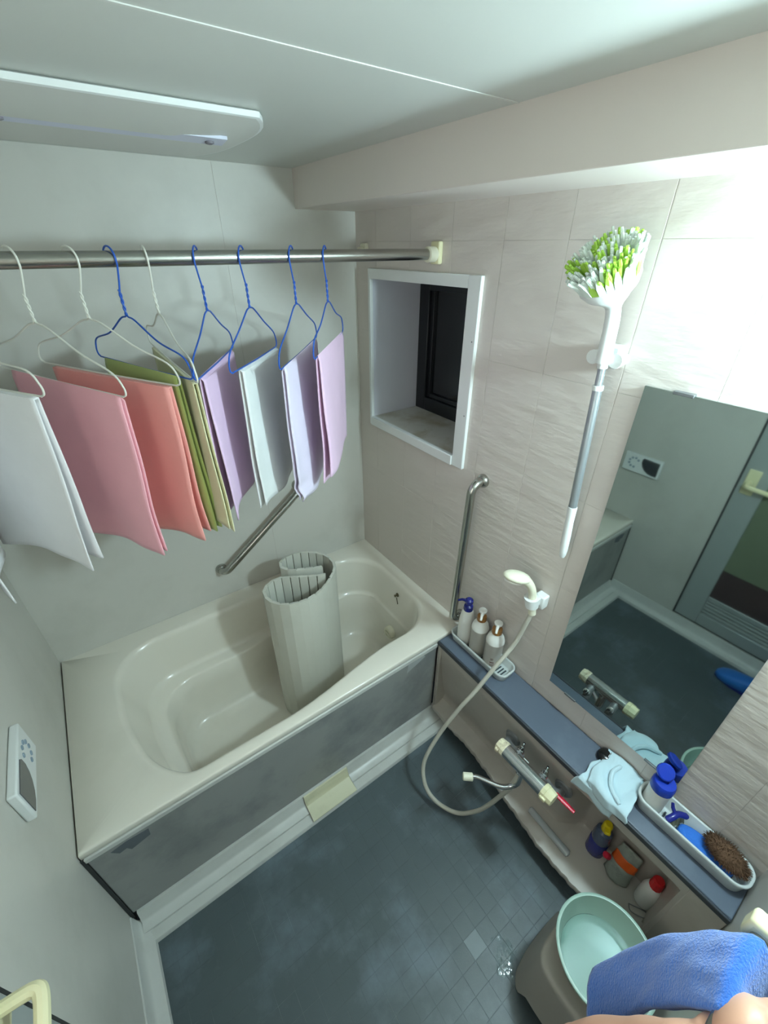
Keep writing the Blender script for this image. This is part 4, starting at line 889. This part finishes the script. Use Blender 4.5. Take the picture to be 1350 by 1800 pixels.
# ------------------------------------------------------------------ spilled water on the floor
pud = MB()
def puddle(cx_, cy_, r, seed, st=1.0, h=0.0011, rot=0.6, n=56, nr=14):
    rings_ = []
    for m_ in range(nr+1):
        q = 1-m_/nr*0.98; ring = []
        for k in range(n):
            a = 2*math.pi*k/n; rr_ = r*q*(1+0.35*tri_noise(math.cos(a)*1.6+seed, math.sin(a)*1.6)+0.12*tri_noise(math.cos(a)*5+seed, math.sin(a)*5))
            p = Matrix.Rotation(rot, 2) @ Vector((rr_*math.cos(a)*st, rr_*math.sin(a)/st))
            ring.append(V(cx_+p.x, cy_+p.y, 0.0003+h*(1-q**4)+min(1, (1-q)*5)*(0.00055*tri_noise(p.x*85+seed, p.y*85)+0.0002*tri_noise(p.x*300, p.y*300+seed))))
        rings_.append(ring)
    pud.loft(rings_, True, False, True)
puddle(0.918, 0.300, 0.034, 2.1, 1.15)
puddle(0.936, 0.345, 0.010, 5.2); puddle(0.915, 0.352, 0.006, 8.8, 1.4); puddle(0.884, 0.292, 0.012, 6.1, 1.3); puddle(0.905, 0.262, 0.008, 3.3)
for k in range(26): puddle(0.90+R.random()*0.06, 0.262+R.random()*0.05, R.uniform(0.0018, 0.0042), R.random()*40, 1, 0.0014, 0.6, 14, 5)
o = tag(part('spilled_water', pud, 'water', angle=3, org=V(0.918, 0.30, 0)), 'splash of clear water on the dark floor beside the stool', 'water'); o['kind'] = 'stuff'

# ------------------------------------------------------------------ towel rail on the front wall, blue towel, hand
trl = thing('towel_rail', 'towel rail with cream end brackets on the front wall', 'rail', (0.58, 0, 1.223))
part('bar', MB().tube([(0.33, 0.085, 1.223), (0.822, 0.085, 1.223)], 0.0085, 14), 'steel', trl)
for x in (0.325, 0.826): part('end_bracket', MB().box(x-0.012, x+0.012, 0.0003, 0.100, 1.206, 1.240), 'cream', trl, bevel=0.005)
T0, T1, B0, B1 = V(0.800, 0.087, 1.243), V(0.714, 0.087, 1.238), V(0.755, 0.156, 0.945), V(0.708, 0.120, 0.885)
def terry(u, v):
    # u runs from the wall side over the rail and down the room side, v across
    t0 = T0+(T1-T0)*v; b0 = B0+(B1-B0)*v
    if u < 0.22:
        k = 1-u/0.22; p = t0.lerp(V(t0.x, 0.052, 1.10), k); p = V(p.x, 0.088-0.036*math.sin(k*math.pi/2), t0.z-0.14*k**1.5)
    else:
        k = (u-0.22)/0.78; p = t0.lerp(b0, k)
        p += V(0.012*math.sin(k*math.pi), 0.016*math.sin(min(1, k*1.6)*math.pi*0.5)*(1-k*0.6), 0.012*math.sin(k*math.pi))
    bul = math.sin(min(1, v*1.0)*math.pi)**0.6*0.010*(1-0.5*v)*min(1, u*4)
    p += V(0, bul, bul*0.4)
    p += V(0, 1, 0.2)*0.003*tri_noise(u*9, v*4)
    return p
tag(part('blue_towel', MB().grid(terry, 60, 24), 'terry_blue', solid=0.012, angle=3, org=V(0.76, 0.1, 1.2)), 'bright blue terry towel hung over the towel rail at the lower right', 'towel')

# ------------------------------------------------------------------ forearm and hand of the person resting on the rail
pe = thing('person', 'bare forearm and hand of a person gripping the towel rail beside the blue towel', 'person', (0.42, 0.10, 1.28))
SH, EL, WR, P0 = V(0.42, 0.10, 1.29), V(0.618, 0.166, 0.990), V(0.650, 0.128, 1.200), V(0.664, 0.114, 1.222)
q = MB()
ap = cr([SH, SH.lerp(EL, 0.5)+V(0.004, 0.0, -0.004), EL+V(-0.012, 0, 0.012), EL+V(0.004, -0.004, 0.014), EL.lerp(WR, 0.35), EL.lerp(WR, 0.75), WR, P0], 8)
def rad_at(t):
    T = [(0, 0.046), (0.14, 0.044), (0.28, 0.036), (0.43, 0.037), (0.57, 0.038), (0.71, 0.031), (0.86, 0.0245), (1, 0.024)]
    for (a, ra), (b, rb) in zip(T, T[1:]):
        if t <= b: return ra+(rb-ra)*sstep(a, b, t)
    return T[-1][1]
q.tube(ap, [rad_at(k/(len(ap)-1)) for k in range(len(ap))], 22)
KN = [V(0.672, 0.106, 1.254), V(0.688, 0.102, 1.279), V(0.705, 0.100, 1.280), V(0.720, 0.098, 1.274)]
q.ellipsoid(V(0.688, 0.111, 1.256), 0.037, 0.019, 0.034, 12, 18, Matrix.Rotation(math.radians(22), 3, 'Y'))
for k, kn in enumerate(KN):
    f = (0.96, 1.06, 1.0, 0.84)[k]
    p1 = kn+V(0.002, -0.030, 0.002)*f; p2 = kn+V(0.004, -0.046, -0.020)*f; p3 = kn+V(0.004, -0.046, -0.044)*f
    fp = cr([P0.lerp(kn, 0.3), P0.lerp(kn, 0.7)+V(0, 0.006, 0), kn, p1, p2, p3], 5)
    n_ = len(fp)-1
    q.tube(fp, [0.0115-0.0035*(m_/n_) for m_ in range(n_+1)], 12)
    q.ellipsoid(kn, 0.0122, 0.0122, 0.0112, 8, 12); q.ellipsoid(p3, 0.0078, 0.0078, 0.0078, 8, 12)
th = cr([P0+V(-0.004, 0.004, 0.004), V(0.674, 0.122, 1.234), V(0.692, 0.117, 1.222), V(0.705, 0.110, 1.211), V(0.714, 0.102, 1.204)], 5)
q.tube(th, [0.0155-0.0065*(m_/(len(th)-1)) for m_ in range(len(th))], 12); q.ellipsoid(th[-1], 0.0088, 0.0088, 0.0088, 8, 12)
for i_ in range(len(q.v)): q.v[i_] = q.v[i_]+V(0.029, -0.037, -0.027)
arm = part('arm', q, 'skin', pe, angle=3)
rm = arm.modifiers.new('remesh', 'REMESH'); rm.mode = 'VOXEL'; rm.voxel_size = 0.0026; rm.use_smooth_shade = True
sm = arm.modifiers.new('smooth', 'SMOOTH'); sm.factor = 0.5; sm.iterations = 14

# ------------------------------------------------------------------ bath boots (seen in the mirror, near the door)
def boot(label, x, y):
    t = thing('bath_boot', label, 'boot', (x, y, 0))
    def fr(s):                                    # footprint rings along y
        return s
    rings_ = []
    for yy, hw_, h0, h1 in ((0.0, 0.020, 0.002, 0.10), (0.015, 0.032, 0.001, 0.13), (0.05, 0.037, 0.001, 0.125), (0.09, 0.037, 0.001, 0.105), (0.13, 0.042, 0.001, 0.085), (0.18, 0.047, 0.001, 0.070), (0.22, 0.045, 0.002, 0.058), (0.250, 0.034, 0.004, 0.045), (0.266, 0.014, 0.008, 0.030)):
        ring = []
        for k in range(20):
            a = 2*math.pi*k/20; e = 0.7
            ring.append(V(x+hw_*math.copysign(abs(math.cos(a))**e, math.cos(a)), y-0.15+yy, (h0+h1)/2+(h1-h0)/2*math.copysign(abs(math.sin(a))**e, math.sin(a))))
        rings_.append(ring)
    part('boot_foot', MB().loft(rings_), 'boot', t)
    part('boot_shaft', MB().lathe([(0.040, 0.06), (0.043, 0.12), (0.046, 0.20), (0.048, 0.205), (0.046, 0.207), (0.043, 0.20), (0.036, 0.10), (0.0, 0.095)], (x, y-0.105, 0), (0, 0, 1), 22), 'boot', t)
    part('boot_sole', MB().loft([[V(p.x, p.y, 0.0005) for p in [V(x+0.046*math.cos(a)*(0.85+0.15*math.sin(a)), y-0.017+0.134*math.sin(a), 0) for a in [2*math.pi*k/28 for k in range(28)]]], [V(x+0.046*math.cos(a)*(0.85+0.15*math.sin(a)), y-0.017+0.134*math.sin(a), 0.012) for a in [2*math.pi*k/28 for k in range(28)]]]), 'navy', t)
boot('blue bath boot on the floor by the door, seen only in the mirror', 0.172, 0.256)
